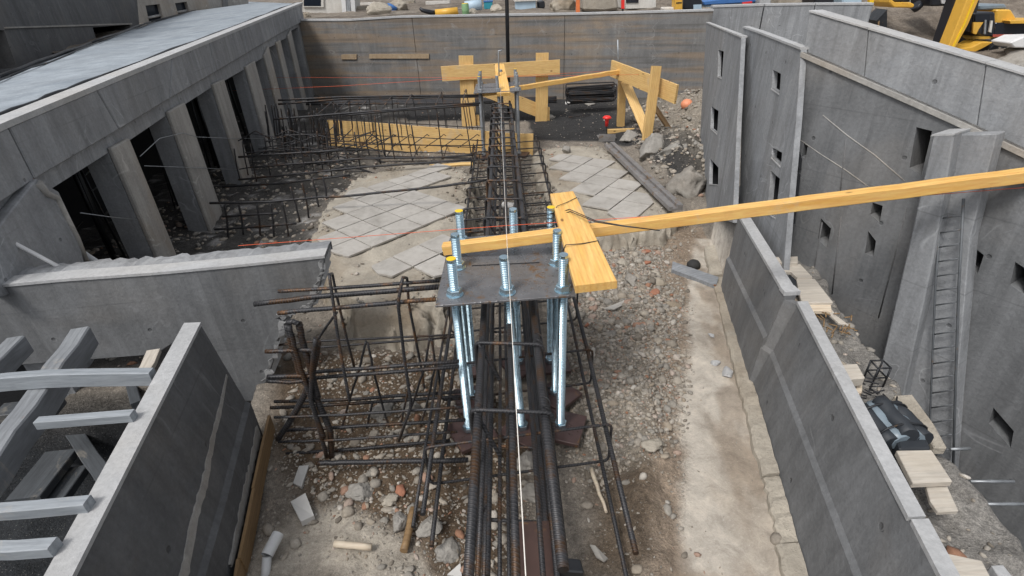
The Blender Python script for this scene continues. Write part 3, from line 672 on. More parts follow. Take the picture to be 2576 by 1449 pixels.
# low wall along the path
def low_wall():
    t = thing('low_wall', V((lwx(2.1), 2.1, 0)), 'low dark grey concrete wall with a sky-lit pale top running along the bare path', 'wall')
    def seg(ya, yb, ta, tb, zt, foot, wd, n=14, gap=None):
        m = MB(); vs = []; cap = []
        for i in range(n+1):
            a = i/n; y = ya+(yb-ya)*a; f = V((lwx(y)+foot, y, -.15)); tl = ta.lerp(tb, a); tl = V((tl.x, y, zt)); pl = f.lerp(tl, .55); pl = V((pl.x-.012, y, .24+.06*a))
            pl2 = V((pl.x+.016, y, pl.z+.02)); vs += [f, pl, pl2, tl, V((tl.x+wd, y, zt)), V((tl.x+wd+.01, y, -.2))]; cap += [V((tl.x-.006, y, zt+.002)), V((tl.x-.006, y, zt+.02)), V((tl.x+wd+.004, y, zt+.02)), V((tl.x+wd+.004, y, zt+.002))]
        if gap is not None:
            q0 = vs[:6]; sh = V((LT2.x-ta.x, LT2.y-.001-ya, 0)); vs = [V((q.x+(sh.x if i in (3, 4, 5) else sh.x*.55 if i in (1, 2) else 0)+(lwx(LT2.y)-lwx(ya) if i == 0 else 0), q.y+sh.y, q.z)) for i, q in enumerate(q0)]+vs
        def loft(v, k):
            n_ = len(v)//k-1; return MB().add(v, [(i*k+j, i*k+(j+1) % k, (i+1)*k+(j+1) % k, (i+1)*k+j) for i in range(n_) for j in range(k)]+[tuple(range(k)), tuple(n_*k+j for j in reversed(range(k)))])
        loft(vs, 6).build('wall_body', 'concrete_grey', t)
        if gap is None: loft(cap, 4).build('skylit_top', 'concrete_pale', t)  # low wall top painted pale in place of sky light
        else:
            k = min(range(n+1), key=lambda i: abs(cap[i*4].y-gap[0])); a_, b_ = cap[:k*4+4], [q+V((.006, -.004 if q is cap[k*4] else 0, -.003)) for q in cap[k*4:]]
            for j in range(4): b_[j] = b_[j].lerp(b_[j+4], .06)
            for part in (a_, b_):
                m_ = len(part)//4-1; MB().add(part, [(i*4+j, i*4+(j+1) % 4, (i+1)*4+(j+1) % 4, (i+1)*4+j) for i in range(m_) for j in range(4)]+[(0, 1, 2, 3), tuple(m_*4+j for j in (3, 2, 1, 0))]).build('skylit_top', 'concrete_pale', t)
    z = .55
    a, b = PZ(1862, 553, z), PZ(1974, 745, z); far = b+(a-b)*((a.y*1.02-b.y)/(a.y-b.y)); seg(far.y, b.y, far, b, z, .02, .055)
    a, b = PZ(2006, 767, z-.02), PZ(2267, 1277, z-.02); c = b+(b-a)*1.6; seg(a.y, c.y, a, c, z-.02, .025, .04, 30, (b.y-.006, b.y+.002))
    a = PZ(1974, 745, z); MB().prism([V((a.x-.004, a.y, z+.001)), V((a.x+.075, a.y+.004, z+.001)), V((a.x+.07, a.y+.06, z+.001)), V((a.x, a.y+.06, z+.001))], (0, 0, .022)).build('skylit_top_end', 'concrete_pale', t)  # end of the strip painted sky-bright
    k = thing('kerb', V((lwx(2)-.03, 2, 0)), 'broken pale kerb stones along the foot of the low wall', 'kerb'); rs = random.Random(5); y = 3.7
    while y > .4:
        L = rs.uniform(.25, .6); hgt = rs.uniform(.015, .045); wd = rs.uniform(.022, .05); n_ = 12; vs = []
        for i in range(n_+1):
            yy = y-(L-.006)*i/n_; x0 = lwx(yy)-wd*.75+rs.uniform(-.007, .007); h_ = hgt+rs.uniform(-.006, .006); vs += [V((x0-.008, yy, -.03)), V((x0, yy, h_*.7)), V((x0+.012, yy, h_)), V((lwx(yy)+.05, yy, h_+.004)), V((lwx(yy)+.05, yy, -.03))]
        MB().add(vs, [(i*5+j, i*5+(j+1) % 5, (i+1)*5+(j+1) % 5, (i+1)*5+j) for i in range(n_) for j in range(5)]+[tuple(range(5)), tuple(n_*5+j for j in reversed(range(5)))]).build('kerb_stone', 'concrete_rough', k); y -= L+rs.choice((0, 0, 0, .08))
low_wall()
# ------------------------------------------------------------------ left building with columns
qp, qn = wall_plane(PZ(475, 640), PZ(790, 250))
LB = lambda L: [PL(x, y, qp, qn) for x, y in L]
def left_building():
    t = thing('concrete_building', PZ(600, 470), 'long concrete building with flat pale roof and deep openings between columns', 'building')
    lint = [(119, 481, 272, 384), (317, 359, 417, 291), (458, 267, 531, 220), (558, 207, 614, 174), (636, 160, 661, 145), (671, 122, 692, 112), (701, 105, 721, 95), (728, 80, 749, 68)]
    z0 = -.02; holes = []
    for xa, ya, xb, yb in lint:
        a, b = LB([(xa, ya), (xb, yb)]); holes.append([a, b, V((b.x, b.y, z0)), V((a.x, a.y, z0))])
    top = LB([(-170, 398), (0, 322), (230, 226), (500, 113), (690, 36), (757, 10)]); r = LB([(757, 10)])[0]; l = top[0]
    punched('wall', top+[V((r.x, r.y, -.3)), V((l.x, l.y, -.3))], holes, qn*-.16, 'concrete_blue', t)
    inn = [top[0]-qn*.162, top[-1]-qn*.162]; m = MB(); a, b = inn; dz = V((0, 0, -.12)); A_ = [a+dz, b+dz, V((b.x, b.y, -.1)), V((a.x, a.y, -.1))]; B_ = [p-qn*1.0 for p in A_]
    m.add(A_+B_, [(0, 1, 5, 4), (1, 2, 6, 5), (2, 3, 7, 6), (3, 0, 4, 7), (4, 5, 6, 7)]); m.build('interior', 'concrete_deep', t)  # room shell coloured near-black so the openings read as shaded
    rs = random.Random(9); m = MB()
    for h in holes[:6]:
        for k in range(7):
            f = rs.uniform(.05, .95); a_ = h[0].lerp(h[1], f)-qn*rs.uniform(.25, .6); m.tube([V((a_.x, a_.y, a_.z-.02)), V((a_.x+rs.uniform(-.05, .05), a_.y+rs.uniform(-.05, .05), 0))], rs.choice((.006, .009, .016)), 5)
        for k in range(4):
            z_ = rs.uniform(.15, .9); m.tube([V((h[0].x, h[0].y, h[0].z*z_))-qn*.3, V((h[1].x, h[1].y, h[1].z*(z_+rs.uniform(-.1, .1))))-qn*.35], .006, 5)
    o_ = m.build('interior_bars', 'dark_metal', t); o_['kind'] = 'stuff'
    for (_, _, xa, ya), (xb, yb, _, _) in zip(lint, lint[1:]):
        a, b = LB([(xa, ya), (xb, yb)]); up_ = V((0, 0, .03)); MB().prism([a+up_, b+up_, V((b.x, b.y, -.25)), V((a.x, a.y, -.25))], qn*.035).build('column', 'concrete_column', t, bevel=.008)
    tl = [(-170, 398), (0, 322), (227, 227), (420, 147), (516, 107), (608, 70), (690, 36), (722, 24), (757, 10)]; jl = [(-170, 610), (67, 452), (285, 326), (414, 249), (531, 182), (611, 135), (688, 90), (720, 73), (752, 57)]
    for i in range(len(tl)-1):
        q = LB([tl[i], tl[i+1], jl[i+1], jl[i]]); d = (q[1]-q[0]).normalized()*.006
        MB().prism([q[0]+d, q[1]-d, q[2]-d, q[3]+d], qn*.04).build('fascia_panel', 'concrete_blue', t, bevel=.006)
    R = [LB([(-170, 398)])[0], LB([(0, 322)])[0], LB([(300, 197)])[0], LB([(757, 10)])[0]]
    zr = lambda p: p
    back = [PZ(590, 3, 1.56), PZ(530, 16, 1.52), PZ(380, 58, 1.48), PZ(230, 112, 1.44), PZ(0, 200, 1.38), PZ(-200, 285, 1.36)]
    poly = R+back; vs = [q+V((0, 0, .0)) for q in poly]
    fl = [V((q.x, q.y, 0)) for q in vs]; tri = tessellate_polygon([fl]); n = len(vs)
    MB().add([q+V((0, 0, .004)) for q in vs]+[q-V((0, 0, .1)) for q in vs], [tuple(f) for f in tri]+[tuple(i+n for i in reversed(f)) for f in tri]+[(i, (i+1) % n, (i+1) % n+n, i+n) for i in range(n)]).build('roof', 'concrete_roof', t)
    m = MB()
    for a, b in zip(R, R[1:]): m.prism([a+qn*.045, b+qn*.045, b-qn*.07, a-qn*.07], (0, 0, .03))
    m.build('roof_edge', 'concrete_pale', t)
    m = MB()
    for a, b in zip(R, R[1:]): m.tube(wob(a-qn*.11+V((0, 0, .02)), b-qn*.11+V((0, 0, .02)), 12, .006), .011, 6)
    for a, b in zip(back, back[1:]): m.tube(wob(a+V((0, 0, .02)), b+V((0, 0, .02)), 6, .01), .014, 6); m.tube(wob(a+qn*.08+V((0, 0, .02)), b+qn*.08+V((0, 0, .02)), 6, .01), .008, 6)
    m.build('edge_conduit', 'dark_metal', t)
    for L in ([(-20, 312), (-20, 296), (60, 270), (122, 256), (130, 262), (92, 276)], [(365, 155), (385, 146), (470, 113), (475, 119), (400, 150)]):
        q = [PZ(x, y, 1.42) for x, y in L]; 
        rn = (R[3]-R[1]).cross(back[3]-R[1]).normalized(); q = [PL(x, y, R[1]+V((0, 0, .02)), rn) for x, y in L]
        MB().prism(q, (0, 0, -.03)).build('roof_hatch', 'tarp_black', t)
    # end pier with a broken brown edge
    MB().prism(LB([(-60, 600), (60, 452), (118, 484), (160, 570), (192, 690), (-60, 760)]), qn*.06).build('end_pier', 'concrete_blue', t, bevel=.006)
    m = MB(); m.tube([p+qn*.06 for p in LB([(62, 462), (85, 490), (112, 500), (135, 545), (165, 600), (190, 660)])], .022, 6, r2=.012); m.build('broken_edge', 'concrete_column', t)
left_building()
def side_buildings():
    p, n = wall_plane(PZ(-40, 205, 1.2), PZ(352, 84, 1.2)); Q = lambda L: [PL(x, y, p, n) for x, y in L]
    t = thing('dark_concrete_building', Q([(150, 150)])[0], 'dark grey concrete building with wide black openings behind the pale roof', 'building')
    outl = Q([(-220, -420), (330, -180), (352, 84), (352, 110), (-220, 290)])
    hs_ = [Q([(-90, 72), (10, 76), (42, 170), (-80, 190)]), Q([(233, 69), (327, 62), (330, 88), (245, 108)])]
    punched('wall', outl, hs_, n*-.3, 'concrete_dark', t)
    for h in hs_:
        c = sum(h, V((0, 0, 0)))/4; q = [c+(v-c)*1.1-n*.302 for v in h]; MB().add(q+[v-n*.6 for v in q], [(0, 1, 5, 4), (1, 2, 6, 5), (2, 3, 7, 6), (3, 0, 4, 7), (4, 5, 6, 7)]).build('opening', 'void_dark', t)  # dark of the opening is painted on a near-black box
    b = Q([(10, 72), (330, 62), (330, 58), (10, 68)]); MB().prism(b, n*.02).build('string_course', 'concrete_column', t)
    p2, n2 = wall_plane(PY(340, 80, 16.5), PY(620, 20, 20)); Q = lambda L: [PL(x, y, p2, n2) for x, y in L]
    t = thing('pale_block_building', Q([(450, 60)])[0], 'beige rendered building with two shuttered windows beyond the far end of the pale roof', 'building')
    hs_ = [Q([(366, 14), (402, 10), (415, 58), (378, 68)]), Q([(440, 8), (470, 4), (482, 42), (452, 48)])]
    punched('wall', Q([(338, -250), (625, -250), (625, 40), (338, 110)]), hs_, n2*-.4, 'concrete_column', t)
    for h in hs_:
        f = MB().prism([v-n2*.15 for v in h], n2*-.05).build('window', 'glass_dark', t)
        a, b = h[0].lerp(h[3], .58)-n2*.11, h[1].lerp(h[2], .58)-n2*.11; MB().tube([a, b], .035, 6).build('transom', 'concrete_pale', f)
    MB().prism(Q([(540, -200), (552, -200), (570, 25), (560, 28)]), n2*.1).build('pilaster', 'concrete_grey', t)
side_buildings()
# ------------------------------------------------------------------ left foreground walls
def cross_walls():
    lp, ln = wall_plane(PZ(820, 650, .75), PZ(0, 722, .75)); Q = lambda L: [PL(x, y, lp, ln) for x, y in L]
    t = thing('cross_wall', Q([(690, 960)])[0], 'grey concrete cross wall with a white top and a broken right end', 'wall')
    prof = [(-150, 735), (0, 722), (160, 707), (400, 690), (600, 671), (818, 648), (814, 690), (797, 752), (784, 776), (738, 785), (697, 803), (718, 812), (700, 862), (697, 884), (682, 930), (668, 968), (655, 978), (640, 1010), (430, 1010), (430, 868), (392, 893), (133, 913), (-150, 935)]
    MB().prism(Q(prof), ln*-.17).build('wall_body', 'concrete_grey', t, bevel=.006)
    m = MB(); rs = random.Random(3); xs = list(range(-150, 819, 44))+[818]
    ty = lambda x: np.interp(x, [-150, 0, 160, 400, 600, 818], [735, 722, 707, 690, 671, 648])
    for a, b in zip(xs, xs[1:]):
        p, q = Q([(a, ty(a)), (b, ty(b))]); m.prism([p+ln*.006, q+ln*.006, q-ln*.085, p-ln*.085], (0, 0, .014))
    m.build('skylit_edge', 'concrete_pale', t)  # wall top edge paled for sky light
    m = MB(); st_ = []
    for x_ in np.linspace(-150, 815, 70): p = Q([(x_, ty(x_))])[0]; h_ = rs.uniform(-.002, .012); st_ += [p-ln*.087-V((0, 0, .02)), p-ln*.087+V((0, 0, h_*.6)), p-ln*.14+V((0, 0, h_+.004)), p-ln*(.195+rs.uniform(0, .03))+V((0, 0, h_*.5-.004)), p-ln*.2-V((0, 0, .05))]
    m.add(st_, [(i*5+j, i*5+j+1, (i+1)*5+j+1, (i+1)*5+j) for i in range(69) for j in range(4)])
    m.build('rough_top', 'concrete_blue', t)
    m = MB()
    for L in ([(816, 655), (808, 700), (792, 758), (780, 778)], [(780, 778), (738, 786), (697, 804)], [(718, 812), (698, 870), (682, 930), (668, 968)]):
        P_ = Q(L); A_, B_ = [], []
        for p, q in zip(P_, P_[1:]):
            d_ = (q-p).normalized(); o_ = d_.cross(ln); o_ = o_ if o_.x > 0 or (abs(o_.x) < .3 and o_.z < 0) else -o_
            for k in range(6): c_ = p.lerp(q, k/6); A_.append(c_-o_*random.uniform(.01, .035)); B_.append(c_+o_*random.uniform(.002, .022))
        for i in range(len(A_)-1):
            e_ = random.uniform(.0, .012); m.prism([A_[i]+ln*.004, A_[i+1]+ln*.004, B_[i+1]-ln*e_, B_[i]-ln*e_], ln*-random.uniform(.14, .19))
    m.build('broken_edge', 'concrete_pale', t)
    m = MB()
    for L in ([(-150, 862), (0, 850), (200, 836), (480, 805)], [(515, 799), (690, 788)], [(128, 711), (150, 760), (190, 832)], [(622, 745), (638, 790)]): m.tube([p-ln*.0035 for p in Q(L)], .0045, 4)
    m.build('joint', 'concrete_deep', t)
    # wall running towards the camera
    ys = [1.83, 1.72, 1.6, 1.3, 1.0, .7, .4, .1, -.2]
    t = thing('pit_side_wall', V((mxx(1.3)+.1, 1.3, 0)), 'dark battered concrete wall with a pale top strip beside the sunken bay', 'wall')
    foot = lambda y: V((np.interp(y, [1.144, 1.93], [PZ(612, 1449).x, PZ(682, 1060).x])+(y-1.144)*.0+.0, y, -.05))
    vs = []; cap = []
    for i, y in enumerate(ys):
        tr = V((mxx(y), y, .7)); tlx = tr.x-.062; f = foot(y); f.x += max(0, 1.144-y)*.16
        md = V((tr.x+.62*(f.x-tr.x)+.012, y, .27)); md2 = V((md.x+.02, y, .255))
        vs += [V((tlx, y, -.95)), V((tlx, y, .7)), tr, md, md2, f]; cap += [V((tlx-.004, y, .701)), V((tlx-.004, y, .716)), V((tr.x+.004, y, .716)), V((tr.x+.004, y, .701))]
    def loft(v, k):
        n = len(v)//k-1; return MB().add(v, [(i*k+j, i*k+(j+1) % k, (i+1)*k+(j+1) % k, (i+1)*k+j) for i in range(n) for j in range(k)]+[tuple(range(k)), tuple(n*k+j for j in reversed(range(k)))])
    loft(vs, 6).build('wall_body', 'concrete_dark', t); loft(cap, 4).build('skylit_top', 'concrete_pale', t)  # top strip's pale colour carries the light from the sky
    # mortar smears on the battered face
    def onface(y, a, o=.004):
        tr = V((mxx(y), y, .7)); f = foot(y); f.x += max(0, 1.144-y)*.16; md = V((tr.x+.62*(f.x-tr.x)+.012, y, .27)); p = tr.lerp(md, a/.62) if a < .62 else V((md.x+.02, y, .255)).lerp(f, (a-.62)/.38); return p+V((o, 0, 0))
    for k, (L, nm_) in enumerate((([(1.80, .36, .008), (1.62, .40, .015), (1.45, .42, .018), (1.3, .46, .026), (1.15, .47, .02), (1.0, .52, .03), (.9, .56, .034), (.80, .6, .006)], 'concrete_column'), ([(1.80, .80, .05), (1.6, .80, .03), (1.45, .79, .04), (1.3, .80, .03), (1.1, .80, .006)], 'concrete_column'))):
        rs = random.Random(k); e1, e2 = [], []
        for (ya, aa, wa), (yb_, ab, wb) in zip(L, L[1:]):
            for j in range(7):
                q = j/7; y = ya+(yb_-ya)*q; a_ = aa+(ab-aa)*q; w_ = wa+(wb-wa)*q; e1.append((y, a_-w_*rs.uniform(.7, 1.3))); e2.append((y, min(a_+w_*rs.uniform(.7, 1.3), .615 if k == 0 else .97)))
        n = len(e1); top_ = [onface(*p, .004) for p in e1]+[onface(*p, .004) for p in e2]; lo_ = [onface(*p, -.01) for p in e1]+[onface(*p, -.01) for p in e2]
        MB().add(lo_+top_, [(2*n+i, 2*n+i+1, 3*n+i+1, 3*n+i) for i in range(n-1)]+[(i, i+1, 2*n+i+1, 2*n+i) for i in range(n-1)]+[(n+i, n+i+1, 3*n+i+1, 3*n+i) for i in range(n-1)]).build('mortar_smear', nm_, t)
    pe = [foot(1.9)+V((.03, .02, -.02)), PZ(690, 1085), PZ(655, 1270), PZ(622, 1449), PZ(596, 1600)]
    o = thing('timber_edge', PZ(655, 1270), 'thin brown timber strip along the foot of the dark battered wall', 'timber')
    for a, b in zip(pe[1:], pe[2:]): beam('strip', a+V((0, 0, .06)), b+V((0, 0, .06)), .10, .012, 'wood_old', o, side=(0, 0, 1))
cross_walls()
# ------------------------------------------------------------------ broken tiled slabs
def rough_slab(name, P, zt, label, seed):
    xs = [p[0] for p in P]; ys = [p[1] for p in P]; st = .016
    gx_ = np.arange(min(xs)-.1, max(xs)+.1, st); gy_ = np.arange(min(ys)-.1, max(ys)+.1, st)
    X, Y = np.meshgrid(gx_, gy_); x, y = X.ravel(), Y.ravel()
    sd_ = sdpoly(x, y, P)+.07*fbm(x*7, y*7, 5, seed)+.02*fbm(x*30, y*30, 2, seed+3)
    z = zt-.016+.012*fbm(x*10, y*10, 4, seed+7)-.05*smooth(-.14, 0, sd_)*np.clip(.4+fbm(x*6, y*6, 3, seed+9), 0, 1)
    fl = smooth(-.012, .085, sd_+.02*fbm(x*26, y*26, 3, seed+21)); z = z+(-.07-z)*fl+.07*fbm(x*17, y*17, 4, seed+23)*smooth(0, .3, fl)*smooth(1, .7, fl)
    x2 = x+.035*fbm(x*12, z*25, 4, seed+11); y2 = y+.035*fbm(x*12, z*25+5, 4, seed+12)
    nx, ny = len(gx_), len(gy_); i = np.arange(nx*ny).reshape(ny, nx); q = np.stack([i[:-1, :-1], i[:-1, 1:], i[1:, 1:], i[1:, :-1]], -1).reshape(-1, 4)
    q = q[(sd_[q] < .12).any(1)]; use = np.unique(q); mp = np.full(nx*ny, -1); mp[use] = np.arange(len(use))
    t = thing(name, V((sum(xs)/len(xs), sum(ys)/len(ys), 0)), label, 'floor slab')
    m = MB().add(np.column_stack([x2, y2, z])[use].tolist(), mp[q].tolist(), True); m.build('concrete_base', 'concrete_rough', t); return t
def tiles(t, p00, pa, pb, outline, zt, na, nb, gap=.0075, split=()):
    c = PZ(*p00, zt); a = PZ(*pa, zt)-c; b = PZ(*pb, zt)-c; m = MB(); k = 0; rs = random.Random(4)
    ln = (a.length+b.length)/2; a = a.normalized()*ln; b = b.normalized()*ln
    OL = [ptl(o, zt) for o in outline]
    for i in range(*na):
        for j in range(*nb):
            q = [c+a*(i+u)+b*(j+v) for u, v in ((0, 0), (1, 0), (1, 1), (0, 1))]; mid = sum(q, V((0, 0, 0)))/4
            smp = [mid.lerp(p, f) for p in q for f in (.9, .45)]+[mid]; xs = np.array([p.x for p in smp]); ys = np.array([p.y for p in smp])
            best = None
            for o in OL:
                ins = (sdpoly(xs, ys, o) < .0)
                if best is None or ins.sum() > best[0].sum(): best = (ins, o)
            fr = best[0].mean()
            if fr < .16: continue
            g = [p+(mid-p).normalized()*gap for p in q]
            if fr < .85:       # a broken tile: clip to the outline
                pts = []; N = 10
                for e in range(4):
                    for s_ in range(N):
                        p = g[e].lerp(g[(e+1) % 4], s_/N)
                        if sdpoly(np.array([p.x]), np.array([p.y]), best[1])[0] > 0:
                            lo, hi = 0, 1
                            for _ in range(12):
                                md = (lo+hi)/2; r = mid.lerp(p, md)
                                if sdpoly(np.array([r.x]), np.array([r.y]), best[1])[0] > 0: hi = md
                                else: lo = md
                            p = mid.lerp(p, max(.05, lo*(1-rs.uniform(0, .06))))
                        pts.append(p)
                if sdpoly(np.array([mid.x]), np.array([mid.y]), best[1])[0] > 0: continue
                g = pts
            dz = rs.uniform(-.0015, .0015); n = len(g)
            m.add([p+V((0, 0, dz-.014)) for p in g]+[p+V((0, 0, dz)) for p in g], [tuple(range(n, 2*n)), tuple(reversed(range(n)))]+[(e, (e+1) % n, (e+1) % n+n, e+n) for e in range(n)])
    m.build('floor_tiles', 'floor_tile', t, bevel=0)
z1 = lambda L: [(784.9+x/5.053, 392.5+y/5.053) for x, y in L]
sL = rough_slab('tiled_floor_slab', LSP, ZS, 'broken concrete floor slab with pale diagonal tiles left of the rebar cage', 101)
OUT1 = z1([(1590, 90), (1800, 130), (1615, 200), (1780, 260), (1330, 425), (1500, 495), (1690, 560), (1930, 630), (1880, 690), (1400, 890), (1220, 965), (1070, 1040), (720, 1190), (480, 1290), (250, 1220), (60, 1060), (330, 560), (540, 380), (680, 400), (940, 315), (1200, 240), (1430, 160)])
OUT2 = z1([(1790, 900), (1900, 1000), (1750, 1480), (1450, 1560), (1150, 1560), (830, 1490), (720, 1380), (920, 1270), (1110, 1200), (1450, 1050)])
tiles(sL, *z1([(950, 705), (1165, 790), (1245, 595)]), [OUT1, OUT2], ZS+.004, (-6, 9), (-6, 8))
sR = rough_slab('tiled_floor_slab', RSP, ZR, 'broken concrete floor slab with speckled tiles right of the rebar cage', 131)
z2 = lambda L: [(1343.4+x/6.194, 354.7+y/6.194) for x, y in L]
OUT3 = z2([(380, 205), (500, 195), (720, 228), (1000, 265), (1180, 290), (1230, 370), (1330, 420), (1500, 600), (1640, 690), (1800, 850), (1950, 1060), (1900, 1300), (1300, 1230), (1200, 1140), (1000, 1080), (720, 1020), (700, 900), (850, 850), (490, 780), (720, 645), (340, 575), (350, 500), (310, 460), (380, 430), (315, 425), (360, 370), (250, 330), (160, 320), (230, 275)])
tiles(sR, *z2([(940, 525), (1290, 580), (1130, 405)]), [OUT3], ZR+.004, (-5, 6), (-6, 5))
# ------------------------------------------------------------------ anchor bolts
def copy_tree(o, parent=None):
    c = o.copy(); COL.objects.link(c)
    if parent is not None: c.parent = parent
    for ch in list(o.children): copy_tree(ch, c)
    return c
def hexnut(m, c, r=.032, h=.030):
    c = V(c); pr = [(r*.90, 0), (r, h*.14), (r, h*.86), (r*.90, h)]
    vs = [c+V((q*math.cos(math.pi/3*k+.2), q*math.sin(math.pi/3*k+.2), z)) for q, z in pr for k in range(6)]
    return m.add(vs, [(i*6+k, i*6+(k+1) % 6, (i+1)*6+(k+1) % 6, (i+1)*6+k) for i in range(3) for k in range(6)]+[tuple(reversed(range(6))), tuple(range(18, 24))])
ZP = .80
def anchor_assembly():
    y0 = 1.83; t = thing('anchor_bolt_assembly', V((-.02, y0, 0)), 'wet steel template plate on tall galvanised threaded bolts in the foreground', 'anchor bolts')
    rows = [(-.237, y0, 1), (-.012, y0, 0), (.210, y0, 0), (-.240, 2.066, 0), (.207, 2.064, 0), (-.240, 2.332, 1), (.020, 2.332, 0), (.203, 2.332, 1)]
    q = [V(p) for p in ((-.310, 1.752, ZP), (.256, 1.790, ZP), (.262, 2.425, ZP), (-.305, 2.39, ZP))]
    MB().prism(q, (0, 0, -.010)).build('template_plate', 'plate_steel', t, bevel=.0012)
    MB().prism([PZ(*p, ZP+.001) for p in ((1187, 667.4), (1357, 659.4), (1357, 661.2), (1187, 669.4))], (0, 0, .0008)).build('cut_slot', 'void_dark', t)
    P_, R_ = .0082, .0205; prof = [(R_*.75, -.02), (R_*.98, -.018)]
    for i in range(int(.965/P_)): prof += [(R_*.82, i*P_), (R_*.84, i*P_+P_*.12), (R_, i*P_+P_*.5), (R_, i*P_+P_*.62)]
    prof += [(R_*.93, .966), (R_*.90, .968)]
    me = None; rs = random.Random(2); angs = [.5, .95, -.35, .25, .75, .15, .6, .05]
    for k, (x, y, cap) in enumerate(rows):
        tilt = (-.028, 0)
        b = MB().lathe(prof, (x, y, .0), 14).build('bolt', 'zinc', t)
        for p in b.data.polygons: p.use_smooth = False
        if k == 1:
            for v_ in b.data.vertices: v_.co.x += .046*(.9-v_.co.z)/.9-.012
        m = MB(); xt = x-.008 if k == 1 else x; hexnut(m, (xt, y, ZP+.001)); m.lathe([(.036, -.0), (.036, .004)], (xt, y, ZP+.0005), 20, False); m.build('top_nut', 'zinc', b)
        m = MB(); hexnut(m, (x+(.034 if k == 1 else 0), y, .030)); m.build('bottom_nut', 'zinc', b)
        if cap: MB().lathe([(R_*.94, .967), (R_*.96, .9695), (R_*.5, .9712)], (x, y, 0), 14, False).build('yellow_cap', 'cap_yellow', b)
        a = angs[k]; s = .092 if k not in (0, 2) else .098
        MB().box((x+(.045 if k == 1 else .012), y-.004, .016+.004*(k % 3)), (2*s, 2*s, .022), rz=a).build('anchor_plate', 'plate_brown', t, bevel=.0015)
    return t
asm = anchor_assembly()
far = copy_tree(asm); far.location = (PZ(1303, 395).x-.215, 6.52, .0); 
for r_ in [c for c in far.children] + [g for c in far.children for g in c.children]:
    if r_.name.startswith(('bolt', 'top_nut', 'bottom_nut')):
        r_.material_slots[0].link = 'OBJECT'; r_.material_slots[0].material = MATS['galv_dull']
far['label'] = 'second dull bolt and plate assembly at the far end of the rebar cage'
# ------------------------------------------------------------------ rebar cages
def loop_xz(x0, x1, z0, z1, y, r=.02, lean=0): return fillet([(x0, y, z0), (x1, y-lean, z0), (x1, y-lean, z1), (x0, y, z1)], r, 3, True)
def main_cage():
    t = thing('rebar_cage', V((-.02, 3.0, 0)), 'long dark steel rebar cage running down the middle of the trench', 'rebar cage')
    S = lambda x0, y0, x1, y1, z0, z1, r, m='rebar_dark', n=10: MB().tube(wob((x0, y0, z0), (x1, y1, z1), 10, .003), r, n).build('long_bar', m, t)
    S(-.135, .62, -.118, 6.6, .655, .655, .0145); S(.098, .74, .062, 6.6, .655, .655, .0150); S(-.018, .55, -.022, 6.6, .645, .65, .0115)
    for x, z, r in ((-.135, .40, .009), (.098, .40, .009), (-.135, .13, .0125), (.095, .13, .0125), (-.095, .55, .0075), (-.075, .30, .0075), (.055, .45, .0085), (-.05, .12, .0075), (.07, .30, .0075)): S(x, .70+abs(x), x*.92, 6.55, z, z, r)
    for x, z, r in ((-.355, .26, .0095), (-.345, .07, .0095), (.375, .26, .0105), (.365, .07, .0085), (-.40, .19, .007), (.16, .06, .008), (-.18, .06, .008)): S(x, 1.02 if x > 0 else 1.2, x*.98, 6.4, z, z, r)
    ys = [1.285, 1.66, 2.55, 2.93, 3.25, 3.62, 3.95, 4.25, 4.55, 4.83, 5.1, 5.38, 5.64, 5.9, 6.15, 6.4]
    for i, y in enumerate(ys):
        MB().tube(loop_xz(-.155, .118-.006*min(i, 6), .10, .678, y, .025, .03), .0075, 8).build('stirrup', 'rebar_rusty', t)
        MB().tube(fillet([(-.15, y+.012, .55), (-.15, y+.01, .684), (-.06, y-.10, .56)], .03, 4), .0072, 8).build('hook', 'rebar_rusty', t)
    for i, y in enumerate([1.50, 2.02, 2.62, 2.88, 3.15, 3.4, 3.62, 3.86, 4.1, 4.35, 4.62, 4.9, 5.2, 5.5, 5.8, 6.1]):
        MB().tube(loop_xz(-.385, .40, .05, .275, y, .03, -.09), .0065, 7).build('wide_stirrup', 'rebar_dark' if i % 3 else 'rebar_rusty', t)
    for y in (1.285, 1.66, 2.55, 2.93):
        for x in (-.135, .098):
            MB().tube([V((x+.017*math.cos(a), y+.012*math.sin(a*.5)+.004*a-.015, .657+.018*math.sin(a))) for a in [k*.6 for k in range(26)]], .0016, 5).build('tie_wire', 'wire_dark', t)
main_cage()
def bars_in(t, Y, L, r, m='rebar_dark', name='long_bar', lean=0):
    for l in L:
        a = [PY(x, y, Y) for x, y in l]; pts = []
        for p, q in zip(a, a[1:]): pts += wob(p, q, 5, .0016)[:-1]
        MB().tube(pts+[a[-1]], r, 8).build(name, m, t)
